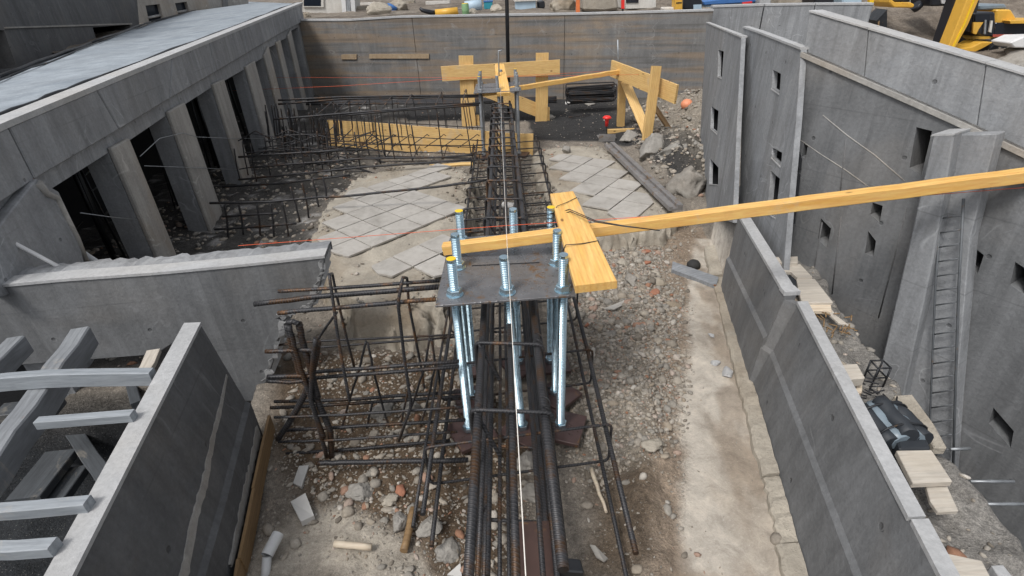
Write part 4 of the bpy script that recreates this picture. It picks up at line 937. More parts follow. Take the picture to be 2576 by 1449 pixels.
def cross_cage():
    t = thing('rebar_cage', V((-.75, 1.9, 0)), 'open rebar cage reaching left from the bolts towards the broken cross wall', 'rebar cage')
    ya, yb = 1.78, 2.30
    bars_in(t, 1.98, [[(640, 765), (798, 746), (1102, 722)]], .0125); bars_in(t, yb-.1, [[(700, 733), (805, 727), (1106, 706)]], .0095, 'rebar_rusty'); bars_in(t, ya, [[(700, 788), (787, 779), (1096, 753)]], .0095, 'rebar_rusty')
    bars_in(t, yb, [[(700, 868), (803, 858), (1143, 842)], [(660, 888), (801, 874), (1145, 848)]], .0065)
    bars_in(t, ya, [[(672, 955), (791, 936), (1155, 909)], [(672, 947), (794, 951), (1155, 922)]], .0085); bars_in(t, 1.95, [[(690, 1010), (860, 1006), (1163, 985)], [(680, 1026), (860, 1017), (1161, 997)]], .0085)
    bars_in(t, 1.75, [[(720, 1083), (860, 1075), (1171, 1056)], [(720, 1142), (860, 1132), (1132, 1109)]], .008); bars_in(t, 1.6, [[(797, 1166), (860, 1163), (1178, 1157)]], .0115)
    bars_in(t, 1.7, [[(690, 1050), (860, 1044), (1165, 1024)], [(700, 1112), (860, 1106), (1150, 1086)]], .006)
    def st(front, back):
        f = [PY(x, y, ya-.03*i) for i, (x, y) in enumerate(front)]; b = [PY(x, y, yb-.1) for x, y in back]
        MB().tube(fillet(list(reversed(f))+b, .03, 3), .0068, 8).build('stirrup', 'rebar_rusty', t)
    st([(1013, 698), (1001, 762), (1019, 917), (1035, 1020), (1003, 1110)], [(1024, 699), (1028, 762), (1059, 922), (1072, 1004), (1092, 1040)])
    st([(828, 690), (838, 760), (850, 850), (870, 960), (880, 1010)], [(836, 688), (846, 740), (872, 850), (893, 930)])
    bars_in(t, 1.9, [[(921, 858), (905, 925), (880, 1004), (858, 1080), (845, 1120)], [(925, 862), (945, 955), (965, 1030), (990, 1110), (1017, 1192)], [(1081, 850), (1068, 925), (1040, 1010), (1010, 1090), (985, 1170)], [(1085, 852), (1096, 915), (1075, 1010), (1050, 1100)],
                     [(937, 1010), (918, 1100), (905, 1160)], [(1030, 966), (1010, 1060), (1000, 1120)], [(848, 785), (820, 823), (790, 870)]], .0055, 'rebar_rusty', 'hanging_bar')
    k = thing('bent_bar_bundle', PY(800, 1130, 1.72), 'tangle of thick blackened bars bent upright at the left end of the cage', 'rebar')
    bars_in(k, 1.72, [[(722, 815), (735, 870), (755, 940), (800, 1010), (830, 1080), (834, 1148)], [(752, 812), (762, 860), (782, 930), (800, 1000)], [(800, 860), (790, 920), (770, 985), (735, 1050), (700, 1105)]], .014, 'rebar_dark', 'bent_bar')
    bars_in(k, 1.70, [[(728, 818), (742, 880), (765, 950), (790, 1030), (822, 1150)], [(722, 812), (737, 808), (752, 815)], [(794, 850), (784, 930), (782, 1010), (800, 1060), (815, 1100)]], .010, 'rebar_dark', 'bent_bar')
    bars_in(k, 1.71, [[(668, 884), (740, 882), (790, 880)], [(672, 958), (730, 962), (788, 955)], [(672, 948), (740, 946), (790, 946)]], .009, 'rebar_dark', 'bent_bar')
cross_cage()
def far_cage():
    t = thing('rebar_cage', V((-1.6, 6.4, 0)), 'far rebar cage with a ladder of upright stirrups before the yellow formwork board', 'rebar cage')
    ya, yb = 6.22, 6.95
    bars_in(t, yb, [[(700, 262), (860, 249), (1214, 243)], [(700, 252), (860, 244), (1214, 239)]], .012); bars_in(t, ya, [[(690, 300), (860, 286), (1208, 259)], [(860, 291), (1000, 278), (1205, 264)]], .012)
    fx = [(894, 286, 907, 372), (957, 281, 970, 398), (1014, 274, 1037, 405), (1096, 267, 1114, 402), (1164, 260, 1186, 393), (840, 290, 850, 360), (795, 294, 800, 352)]
    for xa, y1, xb, y2 in fx:
        f0, f1 = PY(xa, y1-4, ya), PY(xb, y2, ya); b0 = V((f0.x, yb, f0.z+.02)); b1 = V((f1.x, yb, f1.z))
        MB().tube(fillet([f1, f0, b0, b1], .04, 3, True), .0065, 7).build('stirrup', 'rebar_rusty', t)
    for i in range(14):
        x = 872+i*24.5+random.uniform(-4, 4); bars_in(t, yb-.05, [[(x, 252), (x+8, 300), (x+17, 362+random.uniform(-6, 8))]], .0045, 'rebar_rusty', 'mesh_bar')
    for y1, y2 in ((300, 322), (337, 354), (360, 366), (372, 388), (386, 398), (352, 372), (395, 400), (408, 402), (418, 408)): bars_in(t, ya+.25*random.random(), [[(800, y1), (1000, (y1+y2)/2+random.uniform(-3, 3)), (1215, y2)]], .0055, 'rebar_dark')
    for i in range(7):
        x = 900+i*42; bars_in(t, ya+.1, [[(x, 372), (x+40, 345), (x+48, 338), (x+54, 342)]], .005, 'rebar_rusty', 'hook')
    k = thing('rebar_cage', V((-2.3, 5.0, 0)), 'dense blackened mesh of bars at the feet of the building columns', 'rebar cage')
    for Y, L in ((5.35, [[(600, 395), (690, 388), (860, 378)], [(640, 421), (719, 414), (909, 399), (1100, 396), (1190, 390)], [(600, 452), (669, 445), (918, 420), (1187, 402)], [(560, 470), (700, 462), (880, 440)]]), (4.25, [[(528, 511), (675, 508), (800, 496), (865, 494), (1100, 470), (1223, 453)], [(540, 577), (640, 571), (745, 562)], [(560, 545), (700, 536)]])):
        bars_in(k, Y, L, .011, 'rebar_dark')
    for xa, y1, xb, y2 in ((681, 513, 689, 598), (710, 508, 728, 612), (730, 470, 754, 558), (760, 460, 777, 548), (785, 450, 802, 520), (812, 445, 822, 500), (646, 512, 655, 600), (600, 512, 612, 590), (565, 515, 575, 610)): bars_in(k, 4.25, [[(xa, y1), ((xa+xb)/2+2, (y1+y2)/2), (xb, y2)]], .009, 'rebar_dark', 'upright_bar')
    for i in range(20):
        x = 590+i*23+random.uniform(-8, 8); y = 395-i*3.2+random.uniform(-14, 8); bars_in(k, 5.3+random.uniform(-.15, .3), [[(x, y-random.uniform(20, 50)), (x+7, y+20), (x+15, y+random.uniform(45, 75))]], .007, 'rebar_dark', 'upright_bar')
    for i in range(46):
        x = 590+random.uniform(0, 300); y = 340+random.uniform(0, 110); bars_in(k, 5.6+random.uniform(-.3, .6), [[(x, y), (x+random.uniform(30, 60), y-random.uniform(-8, 24)), (x+random.uniform(70, 120), y-random.uniform(-10, 20))]], .006, 'rebar_dark', 'loose_bar')
    for i in range(46):
        x = 660+random.uniform(0, 200); y = 280+random.uniform(0, 60); bars_in(k, 6.5+random.uniform(-.3, .6), [[(x, y-20), (x+6, y+15), (x+10, y+60)]], .008, 'rebar_dark', 'upright_bar')
    b = beam('formwork_board', PY(826, 333, 7.05), PY(1242, 365, 6.75), .34, .03, 'pine_far', side=(0, .1, 1)); tag(b, 'long yellow formwork board standing on edge behind the far rebar cage', 'board')
    b = beam('formwork_board', PY(1238, 370, 6.72), PY(1341, 373, 6.62), .36, .04, 'pine_far', side=(0, .1, 1)); tag(b, 'short yellow formwork board under the far bolt plate', 'board')
    b = beam('formwork_board', PY(1080, 418, 5.9), PY(1190, 412, 5.85), .05, .02, 'pine_far', side=(0, 1, .3)); tag(b, 'thin orange plank lying at the back corner of the left tiled slab', 'plank')
far_cage()
# ------------------------------------------------------------------ timber
bz = .835
P0 = PZ(1116, 627, bz); P1 = PX(2600, 438, 2.13)
b = beam('timber_beam', P0, P1, .052, .05, 'pine', side=(P1-P0).cross(V((0, 0, 1))), wav=.0015); tag(b, 'long yellow timber beam lying across the steel plate and reaching out right', 'timber beam')
n0 = O+ray(1500, 722)*1.93; n1 = O+ray(1414, 492)*2.62
b = beam('timber_board', n0, n1, .158, .034, 'pine', side=(1, -.02, .06), w1=.118, wav=.0012); tag(b, 'short thick yellow board resting over the long beam, bound with black wire', 'timber board')
nm = lambda f, dx, dz=.0205: n0.lerp(n1, f)+V((dx, 0, dz))
w_ = thing('binding_wire', PY(1384, 560, 2.32), 'twisted black tie wire running from a yellow capped bolt along the beam', 'wire')
MB().tube([nm(.33, -.082, .0), nm(.34, -.07, .024), nm(.35, .0, .022), nm(.37, .071, .024), nm(.37, .078, 0)], .0022, 5).build('board_wrap', 'wire_dark', w_)
MB().tube([V((.20+.021*math.cos(a), 2.332+.021*math.sin(a), .86+a*.0035)) for a in [k*.5 for k in range(50)]], .0016, 5).build('bolt_wrap', 'wire_dark', w_)
MB().tube([PY(1390, 542, 2.31), nm(.80, -.05, .021), nm(.84, .0, .022), nm(.90, .06, .024)], .0018, 5).build('strand', 'wire_dark', w_)
for dd in (0, 3): MB().tube([PY(1392, 541+dd, 2.31), nm(.74-.01*dd, .0, .026), O+ray(1500, 556+dd)*2.22, O+ray(1570, 568+dd*.5)*2.16, O+ray(1660, 580)*2.12], .0022, 5).build('strand', 'wire_dark', w_)
b = bar([PY(600, 618, 2.25), PY(1267, 568, 2.25), PY(1750, 537, 2.1), PX(2600, 470, 2.15)], .0013, 5).build('string_line', 'string_red'); tag(b, 'taut red string stretched across the near bolts and the timber beam', 'string line')
b = bar([PY(560, 229, 8.0), PY(860, 216, 7.6), PY(1112, 200, 7.3), PY(1545, 178, 7.5)], .0022, 5).build('string_line', 'string_red'); tag(b, 'faint red string sloping up to the far board frame', 'string line')
b = bar([PY(640, 195, 8.6), PY(1157, 195, 8.0), PY(1635, 187, 7.0)], .0018, 5).build('string_line', 'string_red'); tag(b, 'faint red string running level across the far end of the pit', 'string line')
b = bar([V((.004, .45, 1.07)), V((-.012, 1.8, 1.0)), V((-.03, 4, .98)), PY(1259, 212, 6.55)], .0011, 6).build('string_line', 'string_white'); tag(b, 'pale string stretched along the top of the middle rebar cage', 'string line')
def frameA():
    t = thing('batter_board_frame', V((0, 8.3, 0)), 'yellow timber frame with a wide top board standing at the far wall', 'timber frame')
    a, c = PZ(1180, 316), PZ(1362, 305)
    beam('post', a-V((0, 0, .02)), PY(1172, 140, a.y), .215, .035, 'pine_far', t, side=(1, 0, 0)); beam('post', c-V((0, 0, .02)), PY(1364, 133, c.y), .19, .035, 'pine_far', t, side=(1, 0, 0))
    beam('cross_board', PY(1111, 186, a.y-.045), PY(1408, 169, a.y-.02), .205, .028, 'pine_far', t, side=(0, 0, 1)); beam('brace', PY(1188, 214, a.y+.045), PY(1352, 277, c.y+.045), .20, .03, 'pine_far', t, side=(.5, 0, 1))
    MB().box(a+V((.13, .05, .06)), (.07, .05, .17)).build('foot_cleat', 'pine_far', t); MB().box(c+V((.11, .04, .10)), (.04, .06, .2)).build('foot_cleat', 'pine_far', t)
frameA()
def frameB():
    t = thing('batter_board_frame', V((1.75, 7.1, 0)), 'yellow timber frame with crossed legs standing beside the rubble bank', 'timber frame')
    a, c = PZ(1561, 322), PZ(1622, 384)
    beam('post', a-V((0, 0, .02)), PY(1566, 165, a.y), .11, .05, 'pine_far', t, side=(1, .2, 0)); beam('post', c-V((0, 0, .03)), PY(1652, 166, c.y+.1), .115, .05, 'pine_far', t, side=(1, .15, 0))
    e0 = PY(1538, 172, a.y-.04); e1 = PZ(1702, 238, e0.z-.12); beam('cross_board', e0, e1, .215, .028, 'pine_far', t, side=(0, 0, 1))
    beam('brace', PY(1572, 206, a.y-.02), PY(1640, 362, c.y+.12), .125, .03, 'pine_far', t, side=(1, 0, .3)); MB().box((a+c)/2+V((-.02, .35, .03)), (.5, .06, .06)).build('ground_sill', 'pine_far', t)
    MB().tube([PY(1556, 186, a.y-.06), PY(1554, 100, a.y-.06)], .011, 6).build('steel_pin', 'galv_dull', t)
    p = beam('prop', PY(1642, 262, 6.9), PZ(1698, 346, .10), .055, .05, 'wood_old', side=(1, 0, 0)); tag(p, 'brown round prop leaning behind the crossed timber frame', 'prop')
frameB()
q0 = PY(1216, 236, 6.55); q1 = PY(1580, 177, 7.6)
b = beam('timber_batten', q0, q1, .06, .055, 'pine', side=(0, 1, 0)); tag(b, 'slim yellow batten running from the far bolt plate up to the timber frame', 'batten')
b = beam('timber_board', PY(1267, 238, 6.45), PY(1257, 165, 7.25), .16, .04, 'pine', side=(1, 0, 0), w1=.12); tag(b, 'short yellow board laid over the far bolt plate', 'timber board')
o = bar([PZ(1276, 285, .0), PY(1273, 0, 9.0), PY(1271, -120, 9.0)], .034, 10)
o = MB().tube([V((PY(1276, 160, 9.0).x, 9, 0)), PY(1275, 0, 9.0), PY(1274, -90, 9.0)], .030, 10).build('steel_pole', 'dark_metal'); tag(o, 'tall dark steel pole standing behind the far timber frame', 'pole')
o = MB().tube([PY(1256, 212, 6.9), PY(1254, 128, 6.9), PY(1263, 127, 6.9)], .010, 6).build('steel_rod', 'galv_dull'); tag(o, 'thin bent steel rod rising from the far bolt plate', 'rod')
# ------------------------------------------------------------------ small things on the ground
def rock(name, c, size, m, label, cat, seed, rough=.25, rot=0, sub=4, flat=None, group=None, cuts=6):
    bm = bmesh.new(); bmesh.ops.create_icosphere(bm, subdivisions=sub, radius=1); sd_ = V((seed*1.37, seed*.71, seed*2.3)); rs = random.Random(seed)
    pl_ = [(V((rs.uniform(-1, 1), rs.uniform(-1, 1), rs.uniform(-.6, 1))).normalized(), rs.uniform(.55, .85)) for _ in range(cuts)]
    for v in bm.verts:
        n_ = v.co.normalized(); p = n_*(1+rough*mn.noise(n_*1.3+sd_)+rough*.5*mn.noise(n_*3.1+sd_)+rough*.22*mn.noise(n_*8+sd_))
        for pn, d in pl_:
            e = p.dot(pn)-d
            if e > 0: p = p-pn*e*.9
        p += n_*rough*(.22*mn.noise(n_*6+sd_)+.16*mn.noise(n_*14+sd_)); v.co = V((p.x*size[0], p.y*size[1], p.z*size[2]))
    me = bpy.data.meshes.new(name); bm.to_mesh(me); bm.free(); me.materials.append(MATS[m])
    for p in me.polygons: p.use_smooth = True
    o = bpy.data.objects.new(name, me); COL.objects.link(o); o.location = c; o.rotation_euler = (rs.uniform(-.2, .2), rs.uniform(-.2, .2), rot); return tag(o, label, cat, group)
def gz(p): return V((p.x, p.y, float(hz(np.array([p.x]), np.array([p.y]))[0])))
def on(x, y, z=None):
    p = PZ(x, y, 0 if z is None else z)
    for _ in range(4): p = PZ(x, y, gz(p).z)
    return p
R_ = [(1640, 385, (.20, .16, .17), 'rock_grey', 'large pitted lump of concrete lying against the timber frame leg', 1), (1695, 400, (.30, .22, .16), 'rock_grey', 'broad tan boulder at the edge of the rubble bank', 2), (1728, 478, (.2, .17, .19), 'rock_grey', 'rounded boulder below the leaning panel', 3), (1738, 415, (.2, .2, .2), 'rock_grey', 'boulder wedged against the leaning panel', 4),
      (1582, 352, (.16, .12, .09), 'rock_grey', 'small grey stone between the legs of the timber frame', 5), (1607, 300, (.13, .1, .08), 'rock_grey', 'grey lump at the back foot of the crossed frame', 6), (1483, 264, (.10, .08, .05), 'rock_grey', 'pale stone on the dark gravel near the wire bundle', 7), (1385, 298, (.07, .06, .04), 'rock_grey', 'small stone beside the right post of the wide frame', 8),
      (1000, 850, (.13, .10, .085), 'concrete_rough', 'square chunk of concrete under the broken slab edge', 11), (1062, 832, (.12, .10, .085), 'concrete_rough', 'flat faced block under the slab beside the bolts', 12), (1108, 800, (.10, .11, .10), 'concrete_rough', 'rounded lump under the corner of the tiled slab', 13), (940, 822, (.15, .1, .10), 'concrete_rough', 'jagged lump below the left of the slab edge', 14),
      (890, 800, (.12, .09, .10), 'concrete_rough', 'rough lump at the left end of the slab edge', 33), (960, 795, (.13, .09, .10), 'concrete_rough', 'craggy lump bulging from the slab edge behind the left stirrup', 34), (1030, 785, (.12, .09, .09), 'concrete_rough', 'craggy lump bulging from the middle of the slab edge', 35), (1085, 772, (.10, .08, .09), 'concrete_rough', 'broken lump of the slab edge next to the steel plate', 36),
      (970, 1032, (.075, .05, .04), 'rock_grey', 'smooth tan cobble below the paired bars', 15), (1033, 1030, (.05, .045, .04), 'rock_grey', 'brown cobble beside the paired bars', 16), (905, 1240, (.065, .055, .03), 'rock_grey', 'flat grey stone in the brown soil at lower left', 17), (985, 1258, (.045, .03, .02), 'concrete_rough', 'flat tan stone in the dark soil', 18),
      (1330, 1165, (.055, .05, .04), 'rock_grey', 'grey stone between the middle bars in front of the plates', 19), (1340, 1245, (.05, .045, .03), 'rock_grey', 'large grey stone among the middle bars', 20), (1080, 1330, (.055, .045, .03), 'rock_grey', 'crumbled grey lump near the bottom bars', 21), (1130, 1390, (.06, .045, .03), 'rock_grey', 'grey lump at the lower edge beside the cage', 22), (1005, 1318, (.05, .04, .035), 'rock_grey', 'small grey lump in the soil by the wooden stake', 23),
      (1655, 715, (.06, .05, .035), 'concrete_rough', 'angular concrete fragment on the gravel beside the path', 24), (1568, 665, (.05, .04, .03), 'concrete_rough', 'whitish fragment near the end of the short board', 25), (1590, 705, (.07, .05, .03), 'rock_grey', 'dark flat stone right of the short board', 26), (1650, 690, (.04, .035, .025), 'concrete_rough', 'small pale fragment near the brick chips', 27),
      (1798, 915, (.03, .02, .02), 'concrete_pale', 'white pebble on the pale path', 28), (1830, 940, (.05, .03, .02), 'concrete_pale', 'flat white stone on the pale path beside the kerb', 29), (1790, 845, (.025, .015, .01), 'concrete_pale', 'small white chip on the upper path', 30), (1700, 770, (.06, .035, .02), 'concrete_rough', 'pale slab fragment at the edge of the path', 31), (1640, 1120, (.07, .05, .02), 'concrete_rough', 'crumbling cement lump at the edge of the path', 32)]
for x, y, s, m, lb, sd_ in R_:
    p = on(x, y); rock('stone', p+V((0, 0, s[2]*.35)), s, m, lb, 'stone', sd_, .42, sd_*.9)
for x, y, s, lb, sd_ in ((1625, 634, (.045, .03, .014), 'oval red brick chip on the gravel, uppermost of three', 41), (1628, 662, (.04, .028, .014), 'reddish brick chip below the oval one', 42), (1650, 737, (.035, .05, .014), 'long red brick chip lying next to the concrete fragment', 43), (1556, 747, (.025, .015, .01), 'little red brick chip below the board end', 44), (1478, 818, (.05, .014, .008), 'thin red shard by the outer right bar', 45), (1010, 1235, (.035, .026, .012), 'striped orange brick fragment in the brown soil', 46)):
    p = on(x, y); rock('brick_chip', p+V((0, 0, s[2]*.6)), s, 'brick_red', lb, 'brick chip', sd_, .18, sd_, 3)
def shard(pts, m, label, th=.008, lift=.012, cat='tile shard', name='tile_shard'):
    P_ = [on(x, y) for x, y in pts]; z = max(p.z for p in P_)+lift; P_ = [PZ(x, y, z+.006*((i % 2)*2-1)) for i, (x, y) in enumerate(pts)]
    o = MB().prism(P_, (0, 0, -th)).build(name, m); tag(o, label, cat)
shard([(1519, 776), (1570, 755), (1574, 763), (1545, 778)], 'floor_tile', 'triangular grey tile shard on the gravel below the board end'); shard([(1600, 690), (1618, 678), (1640, 693)], 'floor_tile', 'small triangular tile shard by the pale fragments')
shard([(1602, 590), (1630, 588), (1618, 605)], 'paper_white', 'white shard lying just under the timber beam'); shard([(1565, 600), (1590, 600), (1592, 612), (1572, 612)], 'floor_tile', 'grey tile piece under the timber beam')
shard([(737, 1215), (752, 1172), (777, 1170), (758, 1225)], 'paper_white', 'tall white tile shard in the soil at left', .02); shard([(731, 1262), (768, 1240), (790, 1297), (757, 1312)], 'paper_white', 'large white tile piece in the soil at lower left', .03, .03)
shard([(1484, 1370), (1497, 1372), (1530, 1405), (1520, 1412), (1500, 1400)], 'floor_tile', 'pointed pale shard right of the bottom bars'); shard([(1125, 1445), (1158, 1416), (1162, 1452)], 'paper_white', 'white tile corner at the bottom edge'); shard([(990, 640), (1010, 632), (1013, 641), (1000, 645)], 'floor_tile', 'tile chip at the edge of the slab', .006, .02)
shard([(1422, 262), (1422, 256), (1437, 256), (1437, 262)], 'paper_white', 'white paper scrap on the dark gravel', .003, .01, 'paper', 'paper_scrap')
def stick(a, b_, r, m, label, r2=None, za=.03, zb=.03):
    p, q = on(*a), on(*b_); o = MB().tube(wob(p+V((0, 0, za)), q+V((0, 0, zb)), 5, .003), r, 7, r2=r2).build('stick', m); tag(o, label, 'stick')
stick((845, 1380), (938, 1388), .014, 'wood_pale', 'pale split stick lying on the cement at lower left'); stick((1043, 1290), (1018, 1398), .016, 'wood_old', 'brown wooden stake in the soil at lower left'); stick((1487, 1190), (1524, 1300), .011, 'wood_pale', 'pale dry stick beside the outer right bars', .006); stick((1430, 300), (1484, 293), .010, 'rebar_dark', 'thin dark bar lying on the dark gravel')
stick((1180, 1060), (1145, 1030), .008, 'paper_white', 'thin pale splinter next to the front left bolt', .004)
p = on(700, 1400); t = thing('plastic_pipe', p, 'short grey plastic pipe end standing in the soil at lower left', 'pipe')
MB().tube([p+V((.0, .05, .07)), p+V((-.018, -.03, .055))], .023, 16, caps=False).build('outer_wall', 'pipe_pale', t); MB().tube([p+V((-.003, .04, .068)), p+V((-.017, -.026, .056))], .019, 16).build('plug', 'galv_dull', t); MB().tube([p+V((-.018, -.03, .05)), p+V((-.02, -.10, -.02))], .017, 12).build('lower_tube', 'pipe_pale', t)
# red capped rod, lid, paper roll, helmet
p = on(1526, 352); t = thing('marker_rod', p, 'thin steel marker rod with a red mushroom cap', 'marker')
tp = PY(1527, 300, p.y); MB().tube([p, tp], .007, 6).build('rod', 'dark_metal', t); MB().lathe([(.022, -.09), (.026, -.02), (.03, 0), (.058, .012), (.06, .024), (.04, .042), (.005, .05)], tp, 14).build('cap', 'red_plastic', t)
MB().box(p+V((0, .02, .04)), (.24, .18, .012)).build('base_plate', 'steel_angle', t, bevel=.003); MB().prism([p+V(q) for q in ((-.12, -.07, -.02), (.10, -.09, -.02), (.10, -.09, .09), (-.12, -.07, .10))], (0, .012, 0)).build('base_flange', 'steel_angle', t)
a, c = PZ(1532, 368, ZR+.02), PZ(1700, 530, ZR+.035); d = (c-a).normalized(); sdv = d.cross(V((0, 0, 1))).normalized(); m = MB()
for u0_, u1_, z0_, z1_ in ((-.06, .06, 0, .022), (-.06, -.012, .022, .05), (.028, .06, .022, .038)):
    m.prism([a+sdv*u0_+V((0, 0, z0_)), a+sdv*u1_+V((0, 0, z0_)), a+sdv*u1_+V((0, 0, z1_)), a+sdv*u0_+V((0, 0, z1_))], c-a)
o = m.build('steel_channel', 'steel_angle', bevel=.002); tag(o, 'weathered steel channel lying along the edge of the speckled tiled slab', 'steel channel')
p = PZ(1278, 517, .29); o = MB().lathe([(.024, -.05), (.028, -.045), (.028, .05), (.02, .055)], (0, 0, 0), 12).build('paper_roll', 'paper_white', origin=(0, 0, 0)); o.location = p; o.rotation_euler = (math.pi/2, 0, 1.2); tag(o, 'crumpled white cup lying on the wide stirrups of the cage', 'cup')
p = on(1327, 842); o = MB().lathe([(.038, 0), (.04, .004), (.04, .010), (.034, .010), (.033, .006), (.004, .006)], (0, 0, .02), 20).build('jar_lid', 'paper_white', origin=(0, 0, 0)); o.location = p; o.rotation_euler = (.3, .1, 0); tag(o, 'round white lid lying in the gravel inside the cage', 'lid')
p = on(1724, 292); t = thing('marker_buoy', p, 'faded orange ball on a dark stand on the rubble bank', 'ball'); bm_ = MB().lathe([(.002, -.075)]+[(.085*math.cos(a), .075*math.sin(a)) for a in [k*.3-1.4 for k in range(10)]]+[(.002, .076)], p+V((0, 0, .16)), 14); bm_.build('ball', 'helmet_orange', t); MB().prism([p+V(q) for q in ((-.06, 0, -.05), (.10, .0, -.12), (.07, 0, .04), (.05, 0, .10), (-.06, 0, .10))], (0, .05, 0)).build('stand', 'tarp_black', t)
p = PZ(1425, 381, ZR); rock('stone', p+V((0, 0, .03)), (.05, .04, .05), 'rock_grey', 'dark brown stone on the corner of the speckled slab', 'stone', 61, .2)
# bundle of stirrups at the back wall
t = thing('stirrup_bundle', PZ(1487, 258), 'dark heap of bent stirrups stacked on the ground against the far wall', 'rebar bundle'); rs = random.Random(8)
for i in range(16):
    y = 8.9+rs.uniform(-.15, .2); a, c = PY(1427+rs.uniform(-4, 8), 262-i*1.6+rs.uniform(-3, 3), y), PY(1548+rs.uniform(-10, 4), 256-i*1.6+rs.uniform(-4, 4), y); hgt = rs.uniform(.05, .16)
    MB().tube(fillet([a, c, c+V((0, .05, hgt)), a+V((0, .05, hgt))], .03, 3, True), .010, 6).build('stirrup', 'rebar_dark', t)
t = thing('bar_stack', PY(1100, 250, 8.6), 'long straight bars stacked flat on the ground along the far wall', 'rebar bundle')
for i in range(9): bars_in(t, 8.6+i*.05, [[(770, 262-i*1.0+rs.uniform(-2, 2)), (1100, 260-i*1.2), (1400, 256-i*1.4+rs.uniform(-2, 2))]], .014, 'rebar_dark', 'bar')
# rusty plates between the bottom bars
o = MB().prism([PZ(1305, 1312, .36), PZ(1398, 1308, .36), PZ(1412, 1470, .36), PZ(1308, 1470, .36)], (0, 0, -.012)).build('rusty_plate', 'rust_plate', bevel=.002); tag(o, 'rusty brown steel sheet lying between the bars at the bottom edge', 'steel sheet')
o = MB().prism([PZ(1405, 1400, .4), PZ(1460, 1405, .4), PZ(1470, 1440, .4), PZ(1408, 1436, .4)], (0, 0, -.06)).build('bar_end_clamp', 'dark_metal', bevel=.004); tag(o, 'dark clamp at the near end of the right thick bar', 'clamp')
o = MB().prism([on(1690, 672)+V((0, 0, .05)), on(1805, 712)+V((0, 0, .05)), on(1800, 728)+V((0, 0, .03)), on(1688, 686)+V((0, 0, .03))], (0, 0, -.03)).build('old_plank', 'wood_grey'); tag(o, 'dark weathered plank lying across the top of the path', 'plank')
p = on(1744, 672); o = MB().lathe([(.05, 0), (.05, .03), (.035, .05), (.01, .055)], p, 14).build('rubber_cap', 'rubber'); tag(o, 'black rubber cap on the path beside the weathered plank', 'cap')
